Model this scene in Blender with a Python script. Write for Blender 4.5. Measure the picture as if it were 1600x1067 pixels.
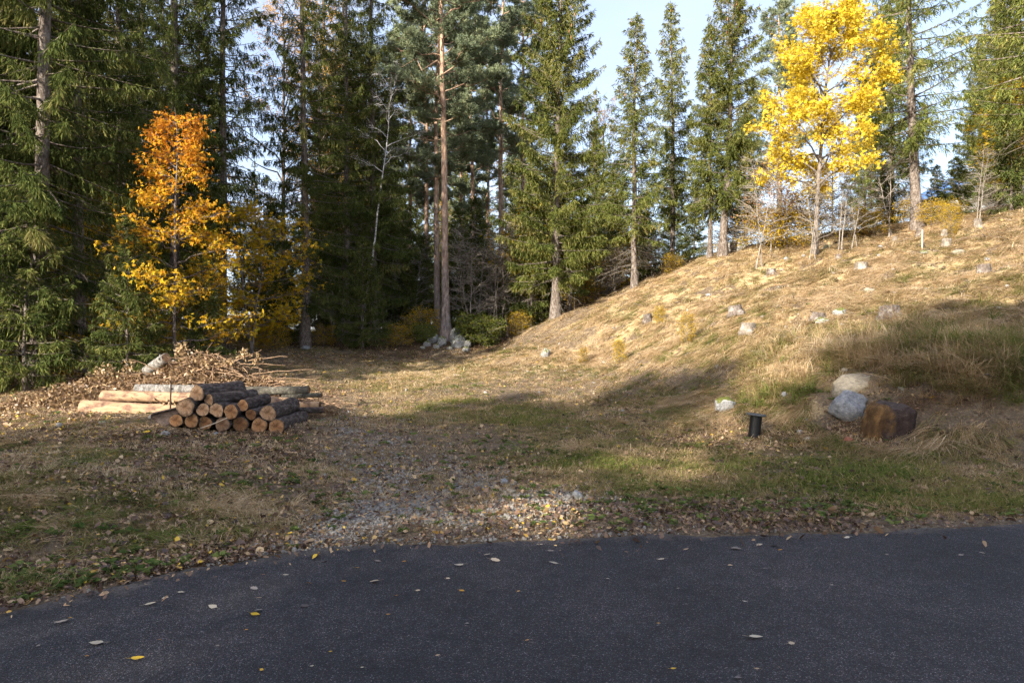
import bpy, math, random
import numpy as np
from mathutils import Vector, Matrix, Euler

sc = bpy.context.scene
for o in list(bpy.data.objects):
    bpy.data.objects.remove(o)
COL = sc.collection
R = math.radians

# ---------------------------------------------------------------- camera
CAM_H = 1.6
F = 1066.7           # focal length in pixels of the 1600 px wide photograph
cam_d = bpy.data.cameras.new('camera')
cam_d.sensor_width = 36.0
cam_d.lens = 24.0
cam_d.clip_start = 0.05
cam_d.clip_end = 2000.0
cam = bpy.data.objects.new('camera', cam_d)
COL.objects.link(cam)
cam.location = (0, 0, CAM_H)
cam.rotation_euler = (R(90), 0, 0)
sc.camera = cam

# ---------------------------------------------------------------- sky, sun, exposure
SUN_EL = 23.0
SUN_DIR = Vector((0.62, 0.785, 0)).normalized()      # the way the shadows fall on the ground
world = bpy.data.worlds.new('World')
sc.world = world
world.use_nodes = True
wn = world.node_tree
wn.nodes.clear()
w_out = wn.nodes.new('ShaderNodeOutputWorld')
w_bg = wn.nodes.new('ShaderNodeBackground')
w_sky = wn.nodes.new('ShaderNodeTexSky')
w_sky.sky_type = 'NISHITA'
w_sky.sun_disc = False
w_sky.sun_elevation = R(SUN_EL)
w_sky.sun_rotation = math.atan2(-SUN_DIR.x, -SUN_DIR.y)
w_sky.air_density = 1.0
w_sky.dust_density = 1.6
w_sky.ozone_density = 2.2
w_bg.inputs['Strength'].default_value = 0.15
# thin high veil of cloud
w_tc = wn.nodes.new('ShaderNodeTexCoord')
w_map = wn.nodes.new('ShaderNodeMapping')
w_map.inputs['Scale'].default_value = (1.2, 1.2, 3.2)
w_noise = wn.nodes.new('ShaderNodeTexNoise')
w_noise.inputs['Scale'].default_value = 1.7
w_noise.inputs['Detail'].default_value = 7
w_noise.inputs['Roughness'].default_value = 0.6
w_ramp = wn.nodes.new('ShaderNodeValToRGB')
w_ramp.color_ramp.elements[0].position = 0.35
w_ramp.color_ramp.elements[0].color = (0.35, 0.35, 0.35, 1)
w_ramp.color_ramp.elements[1].position = 0.75
w_ramp.color_ramp.elements[1].color = (0.65, 0.65, 0.65, 1)
w_mix = wn.nodes.new('ShaderNodeMix')
w_mix.data_type = 'RGBA'
w_mix.inputs[7].default_value = (2.7, 2.72, 3.2, 1)
L = wn.links.new
L(w_tc.outputs['Generated'], w_map.inputs['Vector'])
L(w_map.outputs['Vector'], w_noise.inputs['Vector'])
L(w_noise.outputs['Fac'], w_ramp.inputs['Fac'])
L(w_ramp.outputs['Color'], w_mix.inputs[0])
L(w_sky.outputs['Color'], w_mix.inputs[6])
L(w_mix.outputs[2], w_bg.inputs['Color'])
L(w_bg.outputs['Background'], w_out.inputs['Surface'])

sun_d = bpy.data.lights.new('sun', 'SUN')
sun_d.energy = 5.0
sun_d.angle = R(0.6)
sun_d.color = (1.0, 0.93, 0.82)
sun = bpy.data.objects.new('sun', sun_d)
COL.objects.link(sun)
sd = Vector((SUN_DIR.x * math.cos(R(SUN_EL)), SUN_DIR.y * math.cos(R(SUN_EL)), -math.sin(R(SUN_EL))))
sun.rotation_euler = sd.to_track_quat('-Z', 'Y').to_euler()
sun.location = (-20, -20, 30)

vs = sc.view_settings
vs.view_transform = 'Standard'
vs.look = 'None'
vs.exposure = 1.45
vs.gamma = 1.0
vs.use_curve_mapping = False
cy = sc.cycles
cy.use_adaptive_sampling = True
cy.adaptive_threshold = 0.03
cy.adaptive_min_samples = 24
cy.max_bounces = 4
cy.diffuse_bounces = 2
cy.glossy_bounces = 2
cy.transmission_bounces = 3
cy.transparent_max_bounces = 4
cy.sample_clamp_indirect = 4.0
cy.use_denoising = True
cy.denoiser = 'OPENIMAGEDENOISE'
cy.denoising_input_passes = 'RGB_ALBEDO_NORMAL'
cy.denoising_prefilter = 'NONE'
cy.caustics_reflective = False
cy.caustics_refractive = False

# ================================================================ helpers
rng = np.random.default_rng(7)


def lattice(ix, iy, seed):
    h = (ix.astype(np.int64) * 374761393 + iy.astype(np.int64) * 668265263 + seed * 974711) & 0xFFFFFFFF
    h = ((h ^ (h >> 13)) * 1274126177) & 0xFFFFFFFF
    return ((h ^ (h >> 16)) & 0xFFFF) / 32767.5 - 1.0


def vnoise(x, y, seed=0):
    x = np.asarray(x, float); y = np.asarray(y, float)
    ix = np.floor(x).astype(np.int64); iy = np.floor(y).astype(np.int64)
    fx = x - ix; fy = y - iy
    fx = fx * fx * (3 - 2 * fx); fy = fy * fy * (3 - 2 * fy)
    a = lattice(ix, iy, seed); b = lattice(ix + 1, iy, seed)
    c = lattice(ix, iy + 1, seed); d = lattice(ix + 1, iy + 1, seed)
    return (a * (1 - fx) + b * fx) * (1 - fy) + (c * (1 - fx) + d * fx) * fy


def fbm(x, y, seed=0, octv=3):
    s = 0; a = 1; f = 1
    for k in range(octv):
        s = s + a * vnoise(np.asarray(x) * f, np.asarray(y) * f, seed + 17 * k)
        a *= 0.5; f *= 2.03
    return s


def sstep(a, b, x):
    t = np.clip((np.asarray(x, float) - a) / (b - a), 0, 1)
    return t * t * (3 - 2 * t)


def norm(a):
    return a / np.maximum(np.linalg.norm(a, axis=-1, keepdims=True), 1e-9)


class MB:
    """collects polygons and links them as one mesh object"""
    def __init__(self):
        self.v = []; self.loops = []; self.tot = []; self.mat = []; self.tint = []; self.n = 0

    def add(self, v, f, mat=0, tint=0.5):
        v = np.asarray(v, float).reshape(-1, 3); f = np.asarray(f, np.int64)
        if len(f) == 0:
            return
        self.v.append(v); self.loops.append((f + self.n).ravel())
        self.tot.append(np.full(len(f), f.shape[1], np.int64)); self.mat.append(np.full(len(f), mat, np.int64))
        self.tint.append(np.broadcast_to(np.asarray(tint, float), (len(v),)).copy())
        self.n += len(v)

    def tube(self, p, r, sides=6, mat=0, tint=0.5, cap=False, wob=0, seed=0):
        p = np.asarray(p, float); n = len(p)
        r = np.broadcast_to(np.asarray(r, float), (n,))
        t = norm(np.gradient(p, axis=0))
        ref = np.where(np.abs(t[:, 2:3]) > 0.9, np.array([[1., 0, 0]]), np.array([[0, 0, 1.]]))
        if np.abs(t[0, 2]) > 0.7:
            ref = np.tile(np.array([[1., 0, 0]]), (n, 1))
        u = norm(np.cross(t, ref)); w = np.cross(t, u)
        a = np.arange(sides) / sides * 2 * math.pi
        rr = r[:, None] * np.ones(sides)
        if wob:
            rr = rr * (1 + wob * fbm(np.cos(a)[None] * 1.5 + seed * 3.1 + np.arange(n)[:, None] * .35, np.sin(a)[None] * 1.5 + np.zeros((n, 1)), seed, 2))
        v = p[:, None] + rr[..., None] * (np.cos(a)[None, :, None] * u[:, None] + np.sin(a)[None, :, None] * w[:, None])
        i = np.arange(n - 1)[:, None] * sides; j = np.arange(sides)[None]; k = (j + 1) % sides
        f = np.stack([i + j, i + k, i + sides + k, i + sides + j], -1).reshape(-1, 4)
        self.add(v.reshape(-1, 3), f, mat, tint)
        if cap:
            for e, q in ((0, p[0]), (n - 1, p[-1])):
                vv = np.vstack([v[e], q[None]])
                ff = np.stack([np.arange(sides), (np.arange(sides) + 1) % sides, np.full(sides, sides)], -1)
                if e == 0:
                    ff = ff[:, ::-1]
                self.add(vv, ff, mat, tint)

    def mesh(self, name, mats, smooth=False):
        m = bpy.data.meshes.new(name)
        v = np.concatenate(self.v); lo = np.concatenate(self.loops); to = np.concatenate(self.tot)
        m.vertices.add(len(v)); m.vertices.foreach_set('co', v.ravel().astype(np.float32))
        m.loops.add(len(lo)); m.loops.foreach_set('vertex_index', lo.astype(np.int32))
        m.polygons.add(len(to))
        st = np.concatenate([[0], np.cumsum(to)[:-1]])
        m.polygons.foreach_set('loop_start', st.astype(np.int32))
        m.polygons.foreach_set('loop_total', to.astype(np.int32))
        m.polygons.foreach_set('material_index', np.concatenate(self.mat).astype(np.int32))
        if smooth:
            m.polygons.foreach_set('use_smooth', np.ones(len(to), bool))
        at = m.attributes.new('tint', 'FLOAT', 'POINT')
        at.data.foreach_set('value', np.concatenate(self.tint).astype(np.float32))
        for x in (mats if isinstance(mats, (list, tuple)) else [mats]):
            m.materials.append(x)
        m.update(calc_edges=True)
        return m

    def build(self, name, mats, parent=None, smooth=False):
        return link(name, self.mesh(name, mats, smooth), parent)


def link(name, data, parent=None):
    o = bpy.data.objects.new(name, data)
    COL.objects.link(o)
    if parent is not None:
        o.parent = parent
    return o


def empty(name, loc=(0, 0, 0), rz=0.0):
    o = link(name, None)
    o.location = loc
    o.rotation_euler = (0, 0, rz)
    o.empty_display_size = 0.2
    return o


def tag(o, label=None, cat=None, group=None, kind=None):
    if label: o['label'] = label
    if cat: o['category'] = cat
    if group: o['group'] = group
    if kind: o['kind'] = kind
    return o


# ---------------------------------------------------------------- materials
def new_mat(name):
    m = bpy.data.materials.new(name)
    m.use_nodes = True
    nt = m.node_tree
    nt.nodes.clear()
    out = nt.nodes.new('ShaderNodeOutputMaterial')
    return m, nt, out


def nd(nt, typ, **kw):
    n = nt.nodes.new(typ)
    for k, v in kw.items():
        if k in n.inputs:
            n.inputs[k].default_value = v
        else:
            setattr(n, k, v)
    return n


def ramp(nt, fac, stops):
    n = nt.nodes.new('ShaderNodeValToRGB')
    e = n.color_ramp.elements
    while len(e) < len(stops):
        e.new(0.5)
    for i, (p, c) in enumerate(stops):
        e[i].position = p
        e[i].color = (*c, 1) if len(c) == 3 else c
    nt.links.new(fac, n.inputs['Fac'])
    return n.outputs['Color']


def mixc(nt, fac, a, b, mode='MIX'):
    n = nt.nodes.new('ShaderNodeMix')
    n.data_type = 'RGBA'
    n.blend_type = mode
    for idx, x in ((0, fac), (6, a), (7, b)):
        if isinstance(x, (int, float)):
            n.inputs[idx].default_value = x
        elif isinstance(x, tuple):
            n.inputs[idx].default_value = (*x, 1)
        else:
            nt.links.new(x, n.inputs[idx])
    return n.outputs[2]


def math_n(nt, op, a, b=0.0):
    n = nt.nodes.new('ShaderNodeMath')
    n.operation = op
    for i, x in enumerate((a, b)):
        if isinstance(x, (int, float)):
            n.inputs[i].default_value = x
        else:
            nt.links.new(x, n.inputs[i])
    return n.outputs[0]


def noise(nt, vec, scale, detail=3, rough=0.55):
    n = nd(nt, 'ShaderNodeTexNoise', Scale=scale, Detail=detail, Roughness=rough)
    if vec is not None:
        nt.links.new(vec, n.inputs['Vector'])
    return n.outputs['Fac']


def foliage(name, stops, transl=0.3, inst=False, spec=0.0, vary=0.25):
    """leaf or needle material: colour from the per-leaf tint, some light passing through"""
    m, nt, out = new_mat(name)
    at = nt.nodes.new('ShaderNodeAttribute')
    at.attribute_name = 'tint'
    if inst:
        at.attribute_type = 'INSTANCER'
    oi = nt.nodes.new('ShaderNodeObjectInfo')
    f = at.outputs['Fac']
    c = ramp(nt, f, stops)
    v = math_n(nt, 'ADD', math_n(nt, 'MULTIPLY', oi.outputs['Random'], 2 * vary), 1 - vary)
    vc = nt.nodes.new('ShaderNodeCombineColor')
    for i in range(3):
        nt.links.new(v, vc.inputs[i])
    c = mixc(nt, 1.0, c, vc.outputs[0], 'MULTIPLY')
    d = nt.nodes.new('ShaderNodeBsdfDiffuse')
    t = nt.nodes.new('ShaderNodeBsdfTranslucent')
    nt.links.new(c, d.inputs['Color']); nt.links.new(c, t.inputs['Color'])
    mx = nd(nt, 'ShaderNodeMixShader')
    mx.inputs[0].default_value = transl
    nt.links.new(d.outputs[0], mx.inputs[1]); nt.links.new(t.outputs[0], mx.inputs[2])
    res = mx.outputs[0]
    if spec > 0:
        g = nd(nt, 'ShaderNodeBsdfGlossy', Roughness=0.45)
        m2 = nt.nodes.new('ShaderNodeMixShader')
        m2.inputs[0].default_value = spec
        nt.links.new(res, m2.inputs[1]); nt.links.new(g.outputs[0], m2.inputs[2])
        res = m2.outputs[0]
    nt.links.new(res, out.inputs['Surface'])
    return m


def solid(name, build, rough=0.9, bump=None, bump_d=0.01, spec=0.3):
    """principled surface; build(nt, object_coords, world_pos) returns a colour socket, bump returns a height socket"""
    m, nt, out = new_mat(name)
    tc = nt.nodes.new('ShaderNodeTexCoord')
    geo = nt.nodes.new('ShaderNodeNewGeometry')
    p = nd(nt, 'ShaderNodeBsdfPrincipled', Roughness=rough)
    p.inputs['Specular IOR Level'].default_value = spec
    c = build(nt, tc.outputs['Object'], geo.outputs['Position'])
    if isinstance(c, tuple):
        p.inputs['Base Color'].default_value = (*c, 1)
    else:
        nt.links.new(c, p.inputs['Base Color'])
    if bump:
        b = nd(nt, 'ShaderNodeBump', Strength=1.0, Distance=bump_d)
        nt.links.new(bump(nt, tc.outputs['Object'], geo.outputs['Position']), b.inputs['Height'])
        nt.links.new(b.outputs[0], p.inputs['Normal'])
    nt.links.new(p.outputs[0], out.inputs['Surface'])
    return m


def stretch(nt, vec, s):
    n = nt.nodes.new('ShaderNodeMapping')
    n.inputs['Scale'].default_value = s
    nt.links.new(vec, n.inputs['Vector'])
    return n.outputs[0]


def bark_mat(name, stops, sz=(1, 1, 0.35), sc_=14, bd=0.02):
    return solid(name,
                 lambda nt, o, w: ramp(nt, noise(nt, stretch(nt, o, sz), sc_, 6, 0.65), stops),
                 0.95, lambda nt, o, w: noise(nt, stretch(nt, o, sz), sc_ * 1.6, 5, 0.6), bd, 0.1)


M = {}
M['spruce_bark'] = bark_mat('spruce_bark', [(0.3, (0.055, 0.042, 0.034)), (0.5, (0.15, 0.118, 0.095)), (0.72, (0.30, 0.27, 0.24))], (1, 1, .5), 16)


def pine_bark(nt, o, w):
    sep = nt.nodes.new('ShaderNodeSeparateXYZ')
    nt.links.new(o, sep.inputs[0])
    n = noise(nt, stretch(nt, o, (1, 1, .35)), 12, 6, .65)
    low = ramp(nt, n, [(0.3, (0.075, 0.055, 0.047)), (0.52, (0.24, 0.19, 0.165)), (0.72, (0.4, 0.34, 0.31))])
    up = ramp(nt, n, [(0.3, (0.22, 0.125, 0.08)), (0.5, (0.42, 0.27, 0.18)), (0.72, (0.56, 0.42, 0.31))])
    h = math_n(nt, 'ADD', sep.outputs[2], math_n(nt, 'MULTIPLY', noise(nt, o, 1.1, 2), 5.0))
    mr = nd(nt, 'ShaderNodeMapRange')
    mr.inputs[1].default_value = 4.5; mr.inputs[2].default_value = 10.0
    nt.links.new(h, mr.inputs[0])
    return mixc(nt, mr.outputs[0], low, up)


M['pine_bark'] = solid('pine_bark', pine_bark, .95, lambda nt, o, w: noise(nt, stretch(nt, o, (1, 1, .4)), 18, 5), .02, .1)
M['grey_bark'] = bark_mat('grey_bark', [(0.3, (0.08, 0.065, 0.05)), (0.55, (0.2, 0.165, 0.135)), (0.75, (0.33, 0.3, 0.26))], (1, 1, .5), 12)
M['dead_wood'] = bark_mat('dead_wood', [(0.3, (0.09, 0.072, 0.055)), (0.7, (0.24, 0.205, 0.165))], (1, 1, 1), 9, .004)
M['pale_stem'] = bark_mat('pale_stem', [(0.3, (0.14, 0.115, 0.09)), (0.65, (0.32, 0.28, 0.235))], (1, 1, .6), 14, .003)


def birch_col(nt, o, w):
    n = noise(nt, stretch(nt, o, (1.2, 1.2, 5)), 5, 5, .7)
    return ramp(nt, n, [(0.36, (0.035, 0.03, 0.028)), (0.46, (0.3, 0.28, 0.26)), (0.6, (0.62, 0.59, 0.55))])


M['birch_bark'] = solid('birch_bark', birch_col, .8)
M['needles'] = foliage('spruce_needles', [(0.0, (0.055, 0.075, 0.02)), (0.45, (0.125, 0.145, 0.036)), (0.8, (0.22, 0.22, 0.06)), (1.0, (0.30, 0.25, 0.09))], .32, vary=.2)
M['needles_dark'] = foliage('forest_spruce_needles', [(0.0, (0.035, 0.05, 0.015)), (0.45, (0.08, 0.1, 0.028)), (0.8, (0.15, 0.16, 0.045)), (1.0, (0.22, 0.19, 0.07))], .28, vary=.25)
M['pine_needles'] = foliage('pine_needles', [(0.0, (0.12, 0.15, 0.088)), (0.6, (0.25, 0.29, 0.17)), (1.0, (0.37, 0.38, 0.2))], .3, vary=.15)
M['yellow_leaf'] = foliage('yellow_maple_leaf', [(0.0, (0.56, 0.34, 0.02)), (0.5, (0.74, 0.54, 0.04)), (1.0, (0.80, 0.67, 0.12))], .4, vary=.06)
M['orange_leaf'] = foliage('orange_maple_leaf', [(0.0, (0.42, 0.33, 0.03)), (0.35, (0.66, 0.42, 0.03)), (0.7, (0.72, 0.36, 0.03)), (1.0, (0.6, 0.24, 0.03))], .4, vary=.06)
M['dull_leaf'] = foliage('dull_yellow_leaf', [(0.0, (0.16, 0.16, 0.02)), (0.5, (0.42, 0.3, 0.02)), (1.0, (0.6, 0.32, 0.02))], .4, vary=.2)
M['birch_leaf'] = foliage('birch_leaf', [(0.0, (0.5, 0.28, 0.05)), (1.0, (0.7, 0.4, 0.1))], .4)
M['green_leaf'] = foliage('shrub_leaf', [(0.0, (0.06, 0.085, 0.022)), (0.6, (0.14, 0.155, 0.03)), (1.0, (0.36, 0.29, 0.03))], .3)
M['russet_leaf'] = foliage('russet_leaf', [(0.0, (0.2, 0.1, 0.06)), (1.0, (0.34, 0.2, 0.1))], .3)
M['cone'] = foliage('spruce_cone', [(0.0, (0.17, 0.075, 0.03)), (1.0, (0.36, 0.19, 0.09))], 0)
LEAF_STOPS = [(0.0, (0.05, 0.033, 0.028)), (0.3, (0.16, 0.095, 0.062)), (0.55, (0.34, 0.21, 0.115)), (0.78, (0.52, 0.37, 0.2)), (0.92, (0.55, 0.30, 0.04)), (1.0, (0.66, 0.42, 0.04))]
M['litter'] = foliage('fallen_leaf_litter', LEAF_STOPS, .15, inst=True, spec=.04, vary=.25)
M['leaf'] = foliage('fallen_leaf', [(0.0, (0.05, 0.035, 0.03)), (0.25, (0.2, 0.17, 0.16)), (0.5, (0.55, 0.47, 0.34)), (0.75, (0.52, 0.24, 0.05)), (1.0, (0.68, 0.42, 0.04))], .15, spec=.04, vary=.1)
GRASS_STOPS = [(0.0, (0.11, 0.165, 0.03)), (0.3, (0.21, 0.215, 0.06)), (0.55, (0.36, 0.255, 0.125)), (0.8, (0.60, 0.435, 0.25)), (1.0, (0.73, 0.575, 0.375))]
M['grass'] = foliage('grass_blades', GRASS_STOPS, .42, inst=True, vary=.22)
M['weed'] = foliage('weed_leaf', [(0, (0.07, 0.11, 0.03)), (1, (0.17, 0.2, 0.06))], .3, inst=True)
M['gravel'] = solid('gravel_stone', lambda nt, o, w: mixc(nt, noise(nt, w, 30, 2), (0.14, 0.125, 0.105), (0.39, 0.355, 0.305)), .9)


def ground_col(nt, o, w):
    def att(n):
        a = nt.nodes.new('ShaderNodeAttribute'); a.attribute_name = n
        return a.outputs['Fac']
    n1 = noise(nt, w, 3.5, 6, .65)
    n2 = noise(nt, w, 28, 5, .7)
    n3 = noise(nt, w, 90, 3, .7)
    soil = ramp(nt, n2, [(0.3, (0.08, 0.057, 0.038)), (0.5, (0.165, 0.12, 0.078)), (0.7, (0.29, 0.22, 0.14))])
    straw = ramp(nt, n2, [(0.3, (0.24, 0.165, 0.085)), (0.5, (0.42, 0.31, 0.165)), (0.72, (0.58, 0.45, 0.26))])
    green = ramp(nt, n2, [(0.3, (0.07, 0.068, 0.028)), (0.5, (0.14, 0.125, 0.05)), (0.7, (0.25, 0.2, 0.09))])
    grav = ramp(nt, n3, [(0.3, (0.1, 0.088, 0.075)), (0.5, (0.22, 0.2, 0.175)), (0.7, (0.38, 0.35, 0.31))])
    duff = ramp(nt, n2, [(0.3, (0.04, 0.026, 0.016)), (0.55, (0.11, 0.068, 0.036)), (0.75, (0.24, 0.15, 0.07))])

    def sharp(f, k=0.45):
        mr = nd(nt, 'ShaderNodeMapRange')
        mr.inputs[1].default_value = -k * .5; mr.inputs[2].default_value = k * .5
        x = math_n(nt, 'SUBTRACT', f, math_n(nt, 'SUBTRACT', 1.0, f))
        x = math_n(nt, 'ADD', x, math_n(nt, 'MULTIPLY', math_n(nt, 'SUBTRACT', n1, .5), 2.2))
        nt.links.new(x, mr.inputs[0])
        return mr.outputs[0]
    c = mixc(nt, sharp(att('straw')), soil, straw)
    c = mixc(nt, sharp(att('green')), c, green)
    c = mixc(nt, sharp(att('duff')), c, duff)
    c = mixc(nt, sharp(att('gravel')), c, grav)
    return c


M['ground'] = solid('ground_soil', ground_col, .95, lambda nt, o, w: noise(nt, w, 30, 6, .7), .03, .1)


def asphalt_col(nt, o, w):
    v = nd(nt, 'ShaderNodeTexVoronoi', Scale=170.0)
    nt.links.new(w, v.inputs['Vector'])
    sp = nt.nodes.new('ShaderNodeSeparateColor')
    nt.links.new(v.outputs['Color'], sp.inputs[0])
    stone = ramp(nt, sp.outputs[0], [(0.0, (0.02, 0.0195, 0.022)), (0.55, (0.04, 0.039, 0.0435)), (0.86, (0.068, 0.066, 0.071)), (0.95, (0.14, 0.135, 0.138)), (1.0, (0.26, 0.24, 0.235))])
    red = ramp(nt, sp.outputs[1], [(0.9, (1, 1, 1)), (0.95, (1.3, 0.8, 0.7))])
    stone = mixc(nt, 1.0, stone, red, 'MULTIPLY')
    mort = ramp(nt, v.outputs['Distance'], [(0.25, (1, 1, 1)), (0.6, (0.45, 0.45, 0.47))])
    c = mixc(nt, 1.0, stone, mort, 'MULTIPLY')
    big = ramp(nt, noise(nt, w, .7, 6, .62), [(0.3, (0.62, 0.62, 0.64)), (0.5, (1, 1, 1)), (0.7, (1.55, 1.48, 1.42))])
    c = mixc(nt, 1.0, c, big, 'MULTIPLY')
    mid = ramp(nt, noise(nt, w, 7, 5, .7), [(0.35, (0.72, 0.72, 0.74)), (0.62, (1.2, 1.18, 1.16))])
    c = mixc(nt, 1.0, c, mid, 'MULTIPLY')
    # hairline cracks
    vc = nd(nt, 'ShaderNodeTexVoronoi', Scale=.7)
    vc.feature = 'DISTANCE_TO_EDGE'
    wp = nt.nodes.new('ShaderNodeVectorMath'); wp.operation = 'ADD'
    nz = nd(nt, 'ShaderNodeTexNoise', Scale=3.5, Detail=5.0)
    nt.links.new(w, nz.inputs['Vector'])
    sc2 = nt.nodes.new('ShaderNodeVectorMath'); sc2.operation = 'SCALE'; sc2.inputs['Scale'].default_value = .45
    nt.links.new(nz.outputs['Color'], sc2.inputs[0])
    nt.links.new(w, wp.inputs[0]); nt.links.new(sc2.outputs[0], wp.inputs[1]); nt.links.new(wp.outputs[0], vc.inputs['Vector'])
    ck = ramp(nt, vc.outputs['Distance'], [(0.0, (1, 1, 1)), (0.0045, (0, 0, 0))])
    ck = mixc(nt, 1.0, ck, ramp(nt, noise(nt, w, .5, 2), [(0.5, (0, 0, 0)), (0.58, (1, 1, 1))]), 'MULTIPLY')
    c = mixc(nt, ck, c, (0.012, 0.012, 0.013))
    # soil and grit washed on to the margin
    at = nt.nodes.new('ShaderNodeAttribute'); at.attribute_name = 'edge'
    f = math_n(nt, 'ADD', at.outputs['Fac'], math_n(nt, 'MULTIPLY', math_n(nt, 'SUBTRACT', noise(nt, w, 5, 6, .7), .5), 1.5))
    dirt = ramp(nt, f, [(0.55, (0, 0, 0)), (1.0, (.85, .85, .85))])
    grit = ramp(nt, noise(nt, w, 70, 3, .7), [(0.3, (0.05, 0.042, 0.035)), (0.6, (0.15, 0.125, 0.1)), (0.75, (0.3, 0.27, 0.23))])
    return mixc(nt, dirt, c, grit)


def asphalt_h(nt, o, w):
    v = nd(nt, 'ShaderNodeTexVoronoi', Scale=170.0)
    nt.links.new(w, v.inputs['Vector'])
    return math_n(nt, 'ADD', math_n(nt, 'MULTIPLY', v.outputs['Distance'], -1.0), noise(nt, w, 60, 3))


M['asphalt'] = solid('asphalt', asphalt_col, .75, asphalt_h, .004, .35)


def rock_col(dark, mid, light, lichen=.5, moss=.0):
    def f(nt, o, w):
        c = ramp(nt, noise(nt, o, 5, 7, .7), [(0.3, dark), (0.5, mid), (0.68, light)])
        li = ramp(nt, noise(nt, o, 9, 6, .75), [(0.5, (0, 0, 0)), (0.6, (lichen,) * 3)])
        c = mixc(nt, li, c, (0.55, 0.54, 0.5))
        if moss:
            geo = nt.nodes.new('ShaderNodeNewGeometry')
            sep = nt.nodes.new('ShaderNodeSeparateXYZ')
            nt.links.new(geo.outputs['Normal'], sep.inputs[0])
            mo = math_n(nt, 'ADD', math_n(nt, 'MULTIPLY', sep.outputs[2], .35), noise(nt, o, 3.5, 5, .7))
            mo = ramp(nt, mo, [(0.83 - moss * .3, (0, 0, 0)), (0.9 - moss * .3, (1, 1, 1))])
            c = mixc(nt, mo, c, (0.11, 0.115, 0.02))
        return c
    return f


rock_h = lambda nt, o, w: noise(nt, o, 6, 6, .6)
M['rock_white'] = solid('pale_granite', rock_col((0.1, 0.1, 0.103), (0.22, 0.22, 0.222), (0.36, 0.355, 0.34), .25), .85, rock_h, .008)
M['rock_tan'] = solid('tan_granite', rock_col((0.12, 0.1, 0.07), (0.25, 0.21, 0.15), (0.36, 0.31, 0.23), .1), .9, rock_h, .008)
M['rock_moss'] = solid('mossy_granite', rock_col((0.1, 0.096, 0.09), (0.23, 0.225, 0.215), (0.38, 0.37, 0.345), .35, .6), .9, rock_h, .008)
M['rock_lichen'] = solid('lichen_granite', rock_col((0.09, 0.086, 0.076), (0.22, 0.21, 0.19), (0.38, 0.36, 0.33), .4, .5), .9, rock_h, .008)
M['stump_grey'] = solid('weathered_stump', rock_col((0.05, 0.038, 0.03), (0.13, 0.1, 0.08), (0.25, 0.21, 0.175), .2), .95, lambda nt, o, w: noise(nt, stretch(nt, o, (1, 1, .25)), 22, 6), .03)
M['stump_pale'] = solid('bleached_stump', rock_col((0.08, 0.062, 0.048), (0.19, 0.158, 0.122), (0.32, 0.275, 0.225), .22), .95, lambda nt, o, w: noise(nt, stretch(nt, o, (1, 1, .25)), 22, 6), .03)
M['stump_top'] = solid('stump_cut_face', lambda nt, o, w: ramp(nt, noise(nt, o, 12, 6), [(0.3, (0.1, 0.08, 0.06)), (0.7, (0.3, 0.26, 0.21))]), .95)


def rings(core, sap, crack=.6):
    def f(nt, o, w):
        xy = stretch(nt, o, (1, 1, 0))
        ln = nt.nodes.new('ShaderNodeVectorMath'); ln.operation = 'LENGTH'
        nt.links.new(xy, ln.inputs[0])
        d = math_n(nt, 'ADD', ln.outputs['Value'], math_n(nt, 'MULTIPLY', noise(nt, o, 9, 3), .03))
        wv = math_n(nt, 'SINE', math_n(nt, 'MULTIPLY', d, 420.0))
        base = ramp(nt, math_n(nt, 'MULTIPLY', d, 6.0), [(0.15, core), (0.62, sap), (0.85, (sap[0] * .6, sap[1] * .6, sap[2] * .6))])
        rg = ramp(nt, wv, [(0.0, (0.8, 0.78, 0.75)), (0.7, (1, 1, 1))])
        c = mixc(nt, .6, base, rg, 'MULTIPLY')
        st = ramp(nt, noise(nt, o, 13, 6, .7), [(0.36, (0.35, 0.3, 0.27)), (0.55, (1, 1, 1)), (0.72, (1.35, 1.3, 1.2))])
        c = mixc(nt, 1.0, c, st, 'MULTIPLY')
        nv = nt.nodes.new('ShaderNodeVectorMath'); nv.operation = 'NORMALIZE'
        nt.links.new(xy, nv.inputs[0])
        ck = ramp(nt, noise(nt, nv.outputs[0], 3.2, 2, .5), [(0.47, (1, 1, 1)), (0.5, (0.3, 0.26, 0.24)), (0.53, (1, 1, 1))])
        c = mixc(nt, crack, c, ck, 'MULTIPLY')
        oi = nt.nodes.new('ShaderNodeObjectInfo')
        gv = ramp(nt, oi.outputs['Random'], [(0.0, (0.55, 0.5, 0.47)), (0.5, (0.9, 0.88, 0.85)), (1.0, (1.15, 1.12, 1.1))])
        return mixc(nt, 1.0, c, gv, 'MULTIPLY')
    return f


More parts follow.
